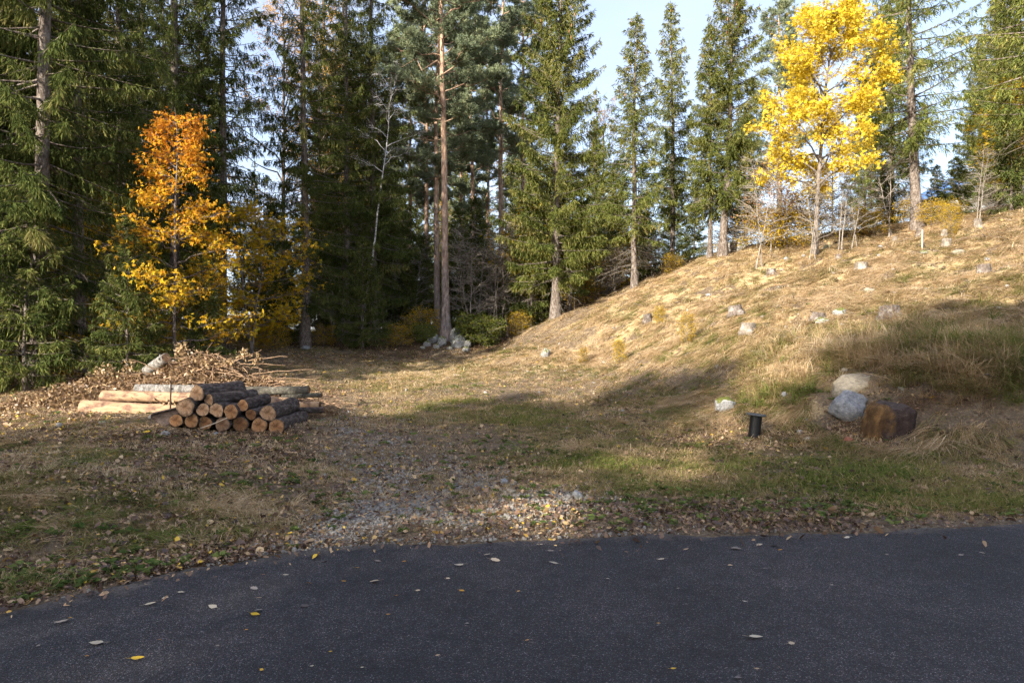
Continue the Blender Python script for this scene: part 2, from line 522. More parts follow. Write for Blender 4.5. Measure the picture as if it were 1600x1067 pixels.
M['cut_orange'] = solid('cut_log_end', rings((0.27, 0.125, 0.05), (0.42, 0.235, 0.11)), .9)
M['cut_pale'] = solid('pale_cut_log_end', rings((0.36, 0.2, 0.1), (0.52, 0.34, 0.2)), .9)
M['cut_dark'] = solid('dark_cut_log_end', rings((0.16, 0.085, 0.04), (0.24, 0.15, 0.09)), .9)
M['log_bark'] = bark_mat('log_bark', [(0.3, (0.025, 0.019, 0.016)), (0.52, (0.075, 0.058, 0.05)), (0.75, (0.2, 0.17, 0.15))], (1, 1, .45), 22, .012)
M['log_peeled'] = solid('peeled_log', lambda nt, o, w: mixc(nt, ramp(nt, noise(nt, stretch(nt, o, (1, 1, .5)), 6, 6, .65), [(0.42, (0, 0, 0)), (0.5, (1, 1, 1))]),
                        ramp(nt, noise(nt, o, 18, 4), [(.3, (0.1, 0.055, 0.035)), (.7, (0.26, 0.15, 0.09))]),
                        ramp(nt, noise(nt, stretch(nt, o, (1, 1, .2)), 16, 5), [(.3, (0.27, 0.16, 0.085)), (.7, (0.43, 0.285, 0.165))])), .8,
                        lambda nt, o, w: noise(nt, stretch(nt, o, (1, 1, .3)), 10, 6), .01)
M['log_grey'] = solid('grey_birch_log', lambda nt, o, w: ramp(nt, noise(nt, stretch(nt, o, (1, 1, 1.6)), 9, 7, .75), [(0.35, (0.04, 0.035, 0.03)), (0.5, (0.17, 0.155, 0.135)), (0.68, (0.4, 0.37, 0.33))]), .9,
                      lambda nt, o, w: noise(nt, o, 30, 5), .008)
M['log_mossy'] = solid('dark_mossy_log', lambda nt, o, w: ramp(nt, noise(nt, o, 11, 7, .75), [(0.35, (0.02, 0.018, 0.015)), (0.55, (0.085, 0.075, 0.055)), (0.68, (0.24, 0.23, 0.18))]), .9,
                       lambda nt, o, w: noise(nt, o, 30, 5), .012)
M['rot_bark'] = solid('rotting_trunk_face', lambda nt, o, w: ramp(nt, noise(nt, stretch(nt, o, (1, 1, .45)), 7, 7, .7), [(0.3, (0.035, 0.02, 0.015)), (0.5, (0.12, 0.062, 0.03)), (0.7, (0.28, 0.145, 0.055))]), .9,
                      lambda nt, o, w: noise(nt, stretch(nt, o, (1, 1, .3)), 16, 6), .03)
M['rot_dark'] = solid('wet_dark_trunk_bark', lambda nt, o, w: ramp(nt, noise(nt, o, 10, 6, .7), [(0.3, (0.025, 0.018, 0.015)), (0.6, (0.085, 0.06, 0.05)), (0.75, (0.17, 0.13, 0.11))]), .8,
                      lambda nt, o, w: noise(nt, o, 22, 6), .02)
M['black_plastic'] = solid('black_plastic_pipe', lambda nt, o, w: mixc(nt, noise(nt, o, 25, 5, .7), (0.004, 0.004, 0.0045), (0.016, 0.016, 0.016)), .4)
M['grey_lid'] = solid('weathered_lid', lambda nt, o, w: mixc(nt, noise(nt, o, 18, 5, .7), (0.03, 0.033, 0.036), (0.1, 0.105, 0.11)), .6)
M['rust'] = solid('rusty_iron', lambda nt, o, w: mixc(nt, noise(nt, o, 30, 5), (0.03, 0.022, 0.018), (0.09, 0.055, 0.035)), .8)
M['brick_red'] = solid('brick_fragment', lambda nt, o, w: mixc(nt, noise(nt, o, 25, 5), (0.2, 0.07, 0.04), (0.36, 0.15, 0.09)), .9)
M['wall_white'] = solid('white_house_wall', lambda nt, o, w: mixc(nt, noise(nt, o, 4, 3), (0.6, 0.6, 0.6), (0.75, 0.75, 0.74)), .8)
M['roof_blue'] = solid('blue_tarpaulin', lambda nt, o, w: mixc(nt, noise(nt, o, 4, 3), (0.07, 0.16, 0.36), (0.12, 0.24, 0.48)), .5)
M['glass'] = solid('window_glass', lambda nt, o, w: (0.02, 0.025, 0.03), .08, spec=.6)
M['stake'] = solid('bare_wood_stake', lambda nt, o, w: mixc(nt, noise(nt, o, 20, 3), (0.45, 0.36, 0.25), (0.65, 0.56, 0.42)), .9)

# ================================================================ terrain
# ground points read off the photograph: pixel column, pixel row, distance in metres
GP = [(0, 880, 4.75), (0, 780, 6.0), (0, 700, 8.6), (0, 640, 13.0), (0, 618, 16), (65, 600, 16), (125, 580, 18), (200, 780, 6.25), (200, 690, 9.0), (340, 673, 10.5), (260, 670, 10.4), (470, 665, 10.8),
      (300, 740, 7.4), (125, 645, 11.6), (345, 548, 24), (440, 562, 23), (477, 543, 26), (640, 545, 27), (697, 532, 28), (500, 600, 18), (600, 650, 14),
      (560, 720, 9.0), (560, 800, 6.4), (700, 600, 17.5), (700, 640, 14.2), (700, 700, 9.9), (800, 760, 7.5), (850, 650, 13.2), (950, 700, 9.8), (800, 570, 21), (780, 545, 26.0), (800, 527, 29.5),
      (868, 496, 26.5), (853, 557, 21), (950, 560, 20), (992, 452, 26), (1000, 600, 16), (1000, 650, 12.6), (1050, 545, 17.5), (1120, 403, 26), (1169, 519, 16), (1100, 600, 14.5), (1100, 480, 20),
       (1178, 683, 10.4), (1130, 642, 12), (1325, 643, 10.5), (1384, 678, 9.7), (1350, 548, 11.7), (1480, 645, 9.45), (1490, 578, 9.95), (1600, 655, 8.9), (1600, 580, 9.35), (1600, 530, 10.8), (1500, 530, 11.4), (1250, 550, 13.2), (1390, 499, 14), (1300, 500, 15),
      (1345, 421, 19), (1275, 402, 22), (1440, 358, 23.5), (1600, 432, 15), (1500, 440, 16), (1600, 331, 23), (1530, 341, 23.3), (1360, 380, 22.8), (930, 478, 26.2), (1055, 430, 25.8), (930, 530, 21.5), (1020, 500, 21), (1180, 470, 18.5), (1200, 440, 21), (1250, 740, 8.0), (1100, 780, 7.0), (1500, 750, 7.6), (1600, 760, 7.2), (1400, 730, 8.2)]
WP = [(-30, 5, .3), (-30, 30, 1.8), (-20, 45, 2.4), (-20, 20, 1.0), (-14, 30, 1.6), (0, 45, 3.2), (0, 34, 2.9), (5, 33, 4.3), (8, 36, 5.6), (14, 38, 6.4), (22, 32, 7.5), (30, 42, 9.6), (30, 25, 9.0), (30, 12, 5.0), (20, 11, 3.4), (15, 8.2, .5), (12, 11.2, 2.2), (30, 8.5, .5),
      (10, 7.6, .15), (0, 60, 3.0), (-25, 60, 2.5), (30, 60, 8.0), (14, 60, 6.0), (-4, -12, -.05), (-20, -10, .2), (20, -5, -.1), (-10, 0, .1), (30, 0, 0), (-30, -20, .3), (30, -20, 0), (-8, 2, .1)]
CP = np.array([((u - 800) / F * y, y, CAM_H - (v - 533.5) / F * y) for u, v, y in GP] + WP)


def tps_fit(P, lam=0.0012):
    n = len(P)
    d = np.linalg.norm(P[:, None, :2] - P[None, :, :2], axis=-1)
    K = d * d * np.log(d + 1e-9) + lam * np.eye(n) * n
    A = np.zeros((n + 3, n + 3)); A[:n, :n] = K
    Q = np.c_[np.ones(n), P[:, :2]]
    A[:n, n:] = Q; A[n:, :n] = Q.T
    return np.linalg.solve(A, np.r_[P[:, 2], 0, 0, 0])


TW = tps_fit(CP)


def tps(x, y):
    x = np.clip(np.asarray(x, float).ravel(), -30, 30); y = np.clip(np.asarray(y, float).ravel(), -20, 60)
    out = np.empty(len(x))
    for s in range(0, len(x), 20000):
        e = slice(s, s + 20000)
        d = np.hypot(x[e, None] - CP[None, :, 0], y[e, None] - CP[None, :, 1])
        out[e] = (d * d * np.log(d + 1e-9)) @ TW[:-3] + TW[-3] + TW[-2] * x[e] + TW[-1] * y[e]
    return out


# far edge of the road, left to right (metres)
EDGE = np.array([(-9.5, -70), (-9.2, -30), (-8.4, -12), (-7.2, -5), (-5.6, -.2), (-4.2, 2.2), (-3.0, 4.0), (-2.5, 4.47), (-2.3, 4.74), (-1.88, 5.02), (-1.29, 5.3), (-.5, 5.42), (0, 5.47), (.84, 5.6), (1.59, 5.65), (2.67, 5.71), (3.55, 5.83), (4.54, 6.05), (7, 6.45), (11, 6.9), (18, 7.2), (30, 7.3), (60, 7.3)], float)


def catmull(P, step):
    out = []
    for i in range(len(P) - 1):
        p0 = P[max(i - 1, 0)]; p1 = P[i]; p2 = P[i + 1]; p3 = P[min(i + 2, len(P) - 1)]
        n = max(2, int(np.linalg.norm(p2 - p1) / step))
        for t in np.arange(n) / n:
            out.append(.5 * ((2 * p1) + (-p0 + p2) * t + (2 * p0 - 5 * p1 + 4 * p2 - p3) * t * t + (-p0 + 3 * p1 - 3 * p2 + p3) * t ** 3))
    out.append(P[-1])
    return np.array(out)


EL = catmull(EDGE, .12)
NEAR = catmull(np.array([(-2.5, -70), (-2.2, -30), (-1.2, -12), (.3, -6.5), (3.5, -2.4), (9, -.4), (18, .3), (30, .5), (60, .6)], float), .2)


def resample(P, n):
    s = np.r_[0, np.cumsum(np.linalg.norm(np.diff(P, axis=0), axis=1))]
    q = np.linspace(0, s[-1], n)
    return np.stack([np.interp(q, s, P[:, 0]), np.interp(q, s, P[:, 1])], -1)


EL = resample(EL, 1200)
NEAR = resample(NEAR, 1200)
ROAD_POLY = np.concatenate([EL[::6], NEAR[::-30]])


def seg_dist(x, y, P):
    out = np.full(len(x), 1e9)
    for a, b in zip(P[:-1], P[1:]):
        ab = b - a
        t = np.clip(((x - a[0]) * ab[0] + (y - a[1]) * ab[1]) / max(ab @ ab, 1e-9), 0, 1)
        out = np.minimum(out, np.hypot(x - a[0] - t * ab[0], y - a[1] - t * ab[1]))
    return out


def road_out(x, y):
    """distance outside the asphalt (negative on it); anything far beyond the road just counts as 4 m"""
    x = np.asarray(x, float).ravel(); y = np.asarray(y, float).ravel()
    out = np.full(len(x), 4.0)
    front = (y > 3.0) & (y <= 10.0) & (np.abs(x) < 25)
    back = (y <= 3.0) | ((y <= 10.0) & (np.abs(x) >= 25))
    for msk, E, N in ((front, EL[(EL[:, 1] > -3) & (np.abs(EL[:, 0]) < 32)][::3], NEAR[(NEAR[:, 1] > -6)][::30]), (back, EL[::6], NEAR[::30])):
        if not msk.any():
            continue
        xm, ym = x[msk], y[msk]
        d = np.minimum(seg_dist(xm, ym, E), seg_dist(xm, ym, N))
        ins = np.zeros(len(xm), bool)
        P = np.concatenate([E, N[::-1]]); Q = np.roll(P, -1, axis=0)
        for a, b in zip(P, Q):
            if a[1] == b[1]:
                continue
            c = (a[1] > ym) != (b[1] > ym)
            ins ^= c & (xm < (b[0] - a[0]) * (ym - a[1]) / (b[1] - a[1]) + a[0])
        out[msk] = np.where(ins, -d, d)
    return out


def terrain(x, y, ro=None):
    x = np.asarray(x, float).ravel(); y = np.asarray(y, float).ravel()
    z = tps(x, y)
    near = sstep(60, 30, np.hypot(x, y - 15))
    z = z + near * (.035 * fbm(x * .7, y * .7, 3, 3) + .014 * fbm(x * 4, y * 4, 9, 2))
    hill = sstep(1.2, 2.6, z) * sstep(2, 5, x)
    z = z + hill * (.10 * fbm(x * .9 + 5, y * .9, 21, 3) + .05 * fbm(x * 3.1, y * 3.1, 23, 3))
    if ro is None:
        ro = road_out(x, y)
    k = sstep(.1, 1.3, ro)
    verge = .006 + .03 * sstep(0, .5, ro) + .012 * fbm(x * 6, y * 6, 5, 2) * sstep(0.02, .3, ro)
    z = np.where(ro < 0, -0.05 + .056 * sstep(-.12, 0.0, ro), verge * (1 - k) + np.maximum(z, .0) * k)
    return z


def gz(x, y):
    return float(terrain(np.array([x]), np.array([y]))[0])


def spot(u, y):
    """ground point straight under pixel column u at distance y"""
    x = (u - 800) / F * y
    return x, y, gz(x, y)


def pix(x, y, z):
    return 800 + F * x / np.maximum(y, .1), 533.5 - F * (z - CAM_H) / np.maximum(y, .1)


def axis(lo, a, b, hi, fine, g=1.18):
    c = list(np.arange(a, b + fine * .5, fine))
    s = fine; x = c[-1]
    while x < hi:
        s *= g; x += s; c.append(x)
    s = fine; x = c[0]; pre = []
    while x > lo:
        s *= g; x -= s; pre.append(x)
    return np.array(pre[::-1] + c)


gx = axis(-420, -11, 17, 420, .13)
gy = axis(-300, 3.4, 29, 500, .13)
XX, YY = np.meshgrid(gx, gy)
xs, ys = XX.ravel(), YY.ravel()
RO = road_out(xs, ys)
zs = terrain(xs, ys, RO)


def blobs(u, v, L_):
    s = np.zeros(len(u))
    for (cu, cv, ru, rv, a) in L_:
        s = np.maximum(s, a * np.exp(-(((u - cu) / ru) ** 2 + ((v - cv) / rv) ** 2)))
    return np.clip(s, 0, 1)


def zones(x, y, z, ro=None):
    """what covers the ground at each point: gravel, green grass, straw, leaf litter, forest duff"""
    u, v = pix(x, y, z)
    if ro is None:
        ro = road_out(x, y)
    n = fbm(x * .8, y * .8, 40, 3)
    n2 = fbm(x * 2.3, y * 2.3, 44, 3)
    gravel = blobs(u, v, [(690, 800, 290, 38, .7), (600, 720, 110, 55, .55), (850, 785, 120, 28, .75), (480, 832, 130, 24, .75), (720, 755, 130, 36, .6), (545, 660, 60, 30, .5), (640, 660, 80, 30, .4)])
    gravel = np.clip(gravel * (1 + .7 * n2) - .12, 0, 1)
    gravel = np.maximum(gravel, .3 * sstep(.22, .02, ro) * (ro > 0) * (.25 + .75 * sstep(1100, 900, u) * sstep(250, 480, u)))
    green = blobs(u, v, [(1320, 745, 380, 55, .8), (1500, 785, 220, 25, 1), (700, 640, 190, 28, .75), (820, 655, 150, 30, .6), (300, 790, 110, 45, .5), (390, 820, 60, 30, .6), (60, 915, 150, 26, .6), (1250, 545, 200, 32, .8), (600, 545, 200, 10, .7), (1380, 560, 140, 50, .7), (960, 730, 130, 60, .6), (630, 610, 100, 20, .5), (480, 745, 80, 25, .4)])
    green = np.clip(green * (1 + .6 * n + .5 * n2) - .08, 0, 1)
    hill = sstep(820, 960, u + 40 * n) * sstep(590, 540, v)
    straw = np.maximum(hill, blobs(u, v, [(660, 580, 260, 22, .75), (900, 560, 160, 22, .9), (1230, 590, 60, 45, .9), (1050, 640, 120, 40, .55), (880, 700, 70, 40, .6), (100, 770, 130, 70, .75), (1250, 640, 60, 20, .8), (330, 790, 120, 50, .4), (250, 830, 150, 30, .45), (850, 650, 150, 30, .3), (1050, 720, 120, 30, .4), (1400, 690, 150, 25, .45)]))
    bare = blobs(u, v, [(1480, 622, 70, 20, 1), (1560, 625, 80, 28, 1), (1420, 640, 40, 18, .7), (990, 560, 60, 14, .4)])
    green = green * (1 - .9 * bare)
    straw = straw * (1 - .95 * bare)
    straw = np.clip(straw * (1 + .35 * n) - hill * .8 * sstep(.25, .75, n2 + .25 * n), 0, 1) * (1 - .65 * green)
    litter = np.clip(.3 + .24 * n + .12 * n2 + blobs(u, v, [(200, 700, 320, 45, .95), (120, 780, 260, 60, .6), (330, 840, 200, 35, .75), (60, 660, 200, 40, .9), (430, 690, 150, 30, .7), (250, 590, 260, 30, .6), (1120, 800, 320, 20, .9), (300, 885, 330, 28, .9), (1500, 630, 110, 28, .8), (1200, 690, 230, 32, .8), (700, 700, 250, 60, .3), (1300, 740, 250, 40, .4), (250, 760, 280, 80, .75), (560, 560, 220, 15, .5), (480, 620, 100, 30, .55), (750, 545, 120, 12, .6), (1180, 655, 110, 30, .6), (950, 640, 120, 30, .4)]), 0, 1)
    litter = litter * (1 - .6 * hill) + .35 * hill * sstep(.2, .8, n2)
    forest = sstep(26.5, 28.5, y + n * .8 - .18 * np.maximum(x - 4, 0)) * sstep(30, 12, x) + sstep(-10.2, -12.5, x + n) * (y > 12)
    forest = np.maximum(forest, sstep(25.5, 27.5, y + n * .6) * (x < 0))
    forest = np.clip(forest, 0, 1)
    return dict(gravel=gravel * (1 - forest), green=green * (1 - forest), straw=straw * (1 - forest), litter=np.maximum(litter, .75 * forest), duff=np.maximum(forest, np.clip(litter - .25, 0, 1) * .9))


Z = zones(xs, ys, zs, RO)
nx, ny = len(gx), len(gy)
ii = (np.arange(ny - 1)[:, None] * nx + np.arange(nx - 1)[None]).ravel()
gm = MB()
gm.add(np.c_[xs, ys, zs], np.stack([ii, ii + 1, ii + nx + 1, ii + nx], -1))
gmesh = gm.mesh('ground', M['ground'], True)
for k in ('gravel', 'green', 'straw', 'duff'):
    a = gmesh.attributes.new(k, 'FLOAT', 'POINT')
    a.data.foreach_set('value', Z[k].astype(np.float32))
ground = tag(link('ground', gmesh), kind='structure')

# ---------------------------------------------------------------- road
rm = MB()
NA = 15
edge_n = .085 * fbm(EL[:, 0] * 1.7, EL[:, 1] * 1.7, 31, 4) + .045 * fbm(EL[:, 0] * 6, EL[:, 1] * 6, 33, 2)
t_ac = np.linspace(0, 1, NA) ** 2.2
EN = norm(NEAR - EL)
P = EL[:, None] * (1 - t_ac)[None, :, None] + NEAR[:, None] * t_ac[None, :, None] + EN[:, None] * (edge_n[:, None, None] * (1 - t_ac)[None, :, None])
pz = .012 + 0 * t_ac[None] * np.ones((len(EL), 1)) - .016 * (t_ac[None] == 0)
v = np.concatenate([P, pz[..., None]], -1).reshape(-1, 3)
i = (np.arange(len(EL) - 1)[:, None] * NA + np.arange(NA - 1)[None]).ravel()
rm.add(v, np.stack([i, i + NA, i + NA + 1, i + 1], -1)[:, ::-1])
road = tag(rm.build('road', M['asphalt'], None, True), kind='structure')
_e = road.data.attributes.new('edge', 'FLOAT', 'POINT')
_d = np.linalg.norm(P - EL[:, None], axis=-1).ravel()
_e.data.foreach_set('value', np.exp(-_d / .28).astype(np.float32))


ROAD_Z = .012
# ================================================================ trees
UP = np.array([0, 0, 1.])


def diamonds(mb, p, d, ln, wd, tint, mat=0, r=None, bend=0.0):
    """flat pointed leaves or needle sprays: base p, direction d"""
    r = r or rng
    n = len(p)
    d = norm(d)
    q = norm(np.cross(d, norm(r.normal(size=(n, 3)))))
    ln = np.broadcast_to(ln, (n,))[:, None]; wd = np.broadcast_to(wd, (n,))[:, None]
    mid = p + d * ln * .45
    tip = p + d * ln - UP * (bend * ln)
    v = np.stack([p, mid + q * wd * .5, tip, mid - q * wd * .5], 1)
    f = np.arange(n)[:, None] * 4 + np.arange(4)[None]
    mb.add(v.reshape(-1, 3), f, mat, np.repeat(np.clip(tint, 0, 1), 4))


def lobed(mb, p, d, nrm, size, tint, mat=0):
    """maple leaf: three pointed lobes"""
    n = len(p)
    d = norm(d); s = norm(np.cross(nrm, d)); nn = np.cross(d, s)
    size = np.broadcast_to(size, (n,))[:, None]
    for ang, ls, w in ((0, 1., .42), (1.0, .82, .36), (-1.0, .82, .36)):
        e = d * math.cos(ang) + s * math.sin(ang)
        g = np.cross(nn, e)
        m_ = p + e * size * ls * .5 + nn * size * .06
        v = np.stack([p, m_ + g * size * w * .5, p + e * size * ls - nn * size * .08, m_ - g * size * w * .5], 1)
        mb.add(v.reshape(-1, 3), np.arange(n)[:, None] * 4 + np.arange(4)[None], mat, np.repeat(np.clip(tint, 0, 1), 4))


def trunk_path(r, H, n=12, wob=.05, lean=(0, 0)):
    t = np.linspace(0, 1, n)
    p = np.stack([lean[0] * t * H + np.cumsum(r.normal(0, wob, n)) * t ** .5, lean[1] * t * H + np.cumsum(r.normal(0, wob, n)) * t ** .5, t * H], -1)
    p[0, :2] = 0
    return p


def along(P, t):
    s = np.linspace(0, 1, len(P))
    return np.stack([np.interp(t, s, P[:, k]) for k in range(3)], -1)


def flare(t, r0):
    return r0 * ((1 - t) ** .85 * .93 + .07) * (1 + .55 * np.exp(-t * 45))


def spruce(seed, H, cb, L0, r0, nb, pend=.7, up=45, low=-14, prof=.8, dead=26, cones=0, sec=.055, dw=.05, top_sparse=None, dead_from=.5, mat='needles'):
    """returns a tree: root with trunk, branches, crown (and cones)"""
    r = np.random.default_rng(seed)
    root = empty('spruce_tree')
    tp = trunk_path(r, H, 16, .03)
    tt = np.linspace(0, 1, 16)
    tp = np.vstack([[tp[0] - [0, 0, .4]], tp])
    tr = np.r_[flare(0, r0) * 1.05, flare(tt, r0)]
    tm = MB(); tm.tube(tp, tr, 12, wob=.06, seed=seed)
    tm.build('trunk', M['spruce_bark'], root, True)
    br = MB(); cr = MB(); cn = MB()
    tpath = tp[1:]
    az = 0.
    for b in range(nb):
        f = (math.floor(b / 6) * 6 + 3 + r.normal(0, .8)) / nb       # whorls of about six
        f = float(np.clip(f, 0, 1)) ** .92
        z = cb + (H * .99 - cb) * f
        if top_sparse and z > top_sparse and r.random() < .55:
            continue
        az += 2.4 + r.normal(0, .35)
        Lb = L0 * ((1 - f) ** prof) * min(1, .6 + f * 3.5) * r.uniform(.72, 1.12) + .12
        pitch = math.tan(R(low + (up - low) * f ** 1.15 + r.normal(0, 5)))
        o = along(tpath, z / H)
        n = 7
        s = np.linspace(0, 1, n)
        h = np.array([math.cos(az), math.sin(az), 0]); sd_ = np.array([-h[1], h[0], 0])
        curl = r.normal(0, .12)
        upc = (.28 if f < .7 else .05) * r.uniform(.5, 1.3)
        P = o + h * (Lb * s * .97)[:, None] + sd_ * (Lb * curl * s * s)[:, None] + UP * (Lb * (pitch * s + (upc - .12) * s * s))[:, None]
        br.tube(P, np.linspace(.012 + .009 * Lb, .004, n), 3)
        ns = max(5, int(Lb / sec))
        t = r.uniform(.06 if f > .5 else .12, 1.0, ns) ** .88
        base = along(P, t)
        ax = norm(np.gradient(P, axis=0)); axt = along(ax, t)
        sg = np.where(r.random(ns) < .5, -1., 1.)[:, None]
        pd = np.clip(pend + r.normal(0, .2, ns), 0, 1)[:, None]
        dr = norm(axt * (.75 * (1 - pd) + .12) + sd_ * sg * (.85 * (1 - pd) + .22) - UP * pd * 1.1 + r.normal(0, .16, (ns, 3)))
        ls = (.10 + .42 * (1 - t) * min(1, Lb / 1.8) + .14 * r.random(ns)) * (1 - .35 * f)
        K = 8
        tb = .4 + r.normal(0, .14) + .1 * f
        for k in range(K):
            fr = (k + r.uniform(0, 1, ns)) / K * .85
            p = base + dr * (ls * fr)[:, None] - UP * (.18 * ls * fr * fr)[:, None]
            jd = norm(dr + r.normal(0, .34, (ns, 3)) - UP * .12)
            diamonds(cr, p, jd, (.10 + .09 * r.random(ns)) * (1 - .2 * f), .56 * dw * r.uniform(.7, 1.25, ns), tb + r.normal(0, .15, ns) + .22 * (fr > .55), r=r, bend=.12)
        # along the branch itself
        m_ = max(4, int(Lb / .07))
        t2 = r.uniform(.25, 1.02, m_)
        diamonds(cr, along(P, t2), along(ax, t2) + r.normal(0, .5, (m_, 3)) + UP * .1, .12, dw * .6, tb + r.normal(.05, .15, m_), r=r)
        if cones and f > .62 and r.random() < cones:
            nc = r.integers(1, 4)
            tc = r.uniform(.5, 1, nc)
            for q in along(P, tc):
                l_ = r.uniform(.10, .15)
                pp = q + np.array([[0, 0, -.02], [0, 0, -.02 - l_ * .5], [0, 0, -.02 - l_]])
                cn.tube(pp, [.012, .026, .008], 5, tint=r.random())
    # leader
    diamonds(cr, along(tpath, r.uniform(.95, 1., 60)), UP + r.normal(0, .6, (60, 3)), .16, dw, .45 + r.normal(0, .1, 60), r=r)
    for b in range(dead):
        z = r.uniform(dead_from, max(cb + .12 * H, dead_from + .5))
        a = r.uniform(0, 6.28); Lb = r.uniform(.5, 1.7)
        h = np.array([math.cos(a), math.sin(a), 0])
        s = np.linspace(0, 1, 5)
        P = along(tpath, z / H) + h * (Lb * s)[:, None] + UP * (-Lb * .35 * s ** 1.5 + .0)[:, None] + r.normal(0, .03, (5, 3)) * s[:, None]
        br.tube(P, np.linspace(.014, .004, 5), 3, mat=1)
        for q in range(6):
            t0 = r.uniform(.3, 1)
            p0 = along(P, np.array([t0]))[0]
            d0 = norm(h * .6 + r.normal(0, .5, 3) - UP * .25)
            l_ = r.uniform(.15, .5)
            br.tube(np.stack([p0, p0 + d0 * l_ * .5, p0 + d0 * l_ - UP * .08]), [.005, .004, .002], 3, mat=1)
    br.build('branches', [M['spruce_bark'], M['dead_wood']], root)['kind'] = 'stuff'
    cr.build('crown', M[mat], root)['kind'] = 'stuff'
    if cn.n:
        cn.build('cones', M['cone'], root)['kind'] = 'stuff'
    return root


def pine(seed, H, cb, L0, r0, nb, shoots=1.0, conic=False, stubs=14, lean=(0, 0)):
    r = np.random.default_rng(seed)
    root = empty('pine_tree')
    tp = trunk_path(r, H, 18, .035, lean)
    tt = np.linspace(0, 1, 18)
    tp2 = np.vstack([[tp[0] - [0, 0, .4]], tp])
    tm = MB(); tm.tube(tp2, np.r_[flare(0, r0) * 1.05, flare(tt, r0)], 14, wob=.05, seed=seed)
    tm.build('trunk', M['pine_bark'], root, True)
    br = MB(); cr = MB()
    az = r.uniform(0, 6)
    for b in range(nb):
        f = np.clip((b + r.uniform(-.4, .4)) / nb, 0, 1)
        z = cb + (H * .985 - cb) * f
        az += 2.4 + r.normal(0, .5)
        Lb = L0 * ((1 - f) ** (.8 if conic else .5) * .9 + .1) * min(1, .5 + 3 * f) * r.uniform(.6, 1.15)
        pitch = math.tan(R((8 if conic else 15) + 35 * f + r.normal(0, 8)))
        h = np.array([math.cos(az), math.sin(az), 0]); sd_ = np.array([-h[1], h[0], 0])
        n = 8; s = np.linspace(0, 1, n)
        P = along(tp, z / H) + h * (Lb * s)[:, None] + sd_ * (Lb * r.normal(0, .25) * s * s)[:, None] + UP * (Lb * (pitch * s - .55 * pitch * s * s + .1 * s ** 3))[:, None]
        P[1:-1] += r.normal(0, .04 * Lb, (n - 2, 3))
        br.tube(P, np.linspace(.014 + .009 * Lb, .006, n), 5, tint=.5)
        nsub = int(4 + Lb * 4)
        for q in range(nsub):
            t0 = r.uniform(.3, 1.)
            p0 = along(P, np.array([t0]))[0]
            d0 = norm(h * r.uniform(.2, 1) + sd_ * r.normal(0, .7) + UP * r.uniform(.0, .55))
            l_ = r.uniform(.3, .85) * (1.15 - .5 * t0)
            Q = np.stack([p0, p0 + d0 * l_ * .55, p0 + d0 * l_ + UP * .1])
            br.tube(Q, [.011, .008, .004], 3)
            ns = int((9 + 12 * r.random()) * shoots)
            t = r.uniform(.3, 1.05, ns)
            sp = along(Q, np.clip(t, 0, 1)) + r.normal(0, .11, (ns, 3)) * np.array([1, 1, .6])
            sdir = norm(d0 * .5 + UP * .75 + r.normal(0, .45, (ns, 3)))
            tb = .45 + r.normal(0, .14)
            K = 14
            p = np.repeat(sp, K, 0) + np.repeat(sdir, K, 0) * r.uniform(0, .1, (ns * K, 1))
            dd = np.repeat(sdir, K, 0) * .7 + norm(r.normal(0, 1, (ns * K, 3))) * .9
            diamonds(cr, p, dd, r.uniform(.09, .16, ns * K), .026, tb + r.normal(0, .16, ns * K) + .15 * (np.repeat(sdir, K, 0)[:, 2] > .8), r=r)
    for b in range(stubs):
        z = r.uniform(cb * .45, cb + .2 * (H - cb)); a = r.uniform(0, 6.28); Lb = r.uniform(.2, 1.2)
        h = np.array([math.cos(a), math.sin(a), r.uniform(-.3, .3)])
        p0 = along(tp, z / H)
        br.tube(np.stack([p0, p0 + h * Lb * .5 + r.normal(0, .03, 3), p0 + h * Lb]), [.022, .016, .007], 4, mat=1)
    br.build('branches', [M['pine_bark'], M['dead_wood']], root)['kind'] = 'stuff'
    cr.build('crown', M['pine_needles'], root)['kind'] = 'stuff'
    return root


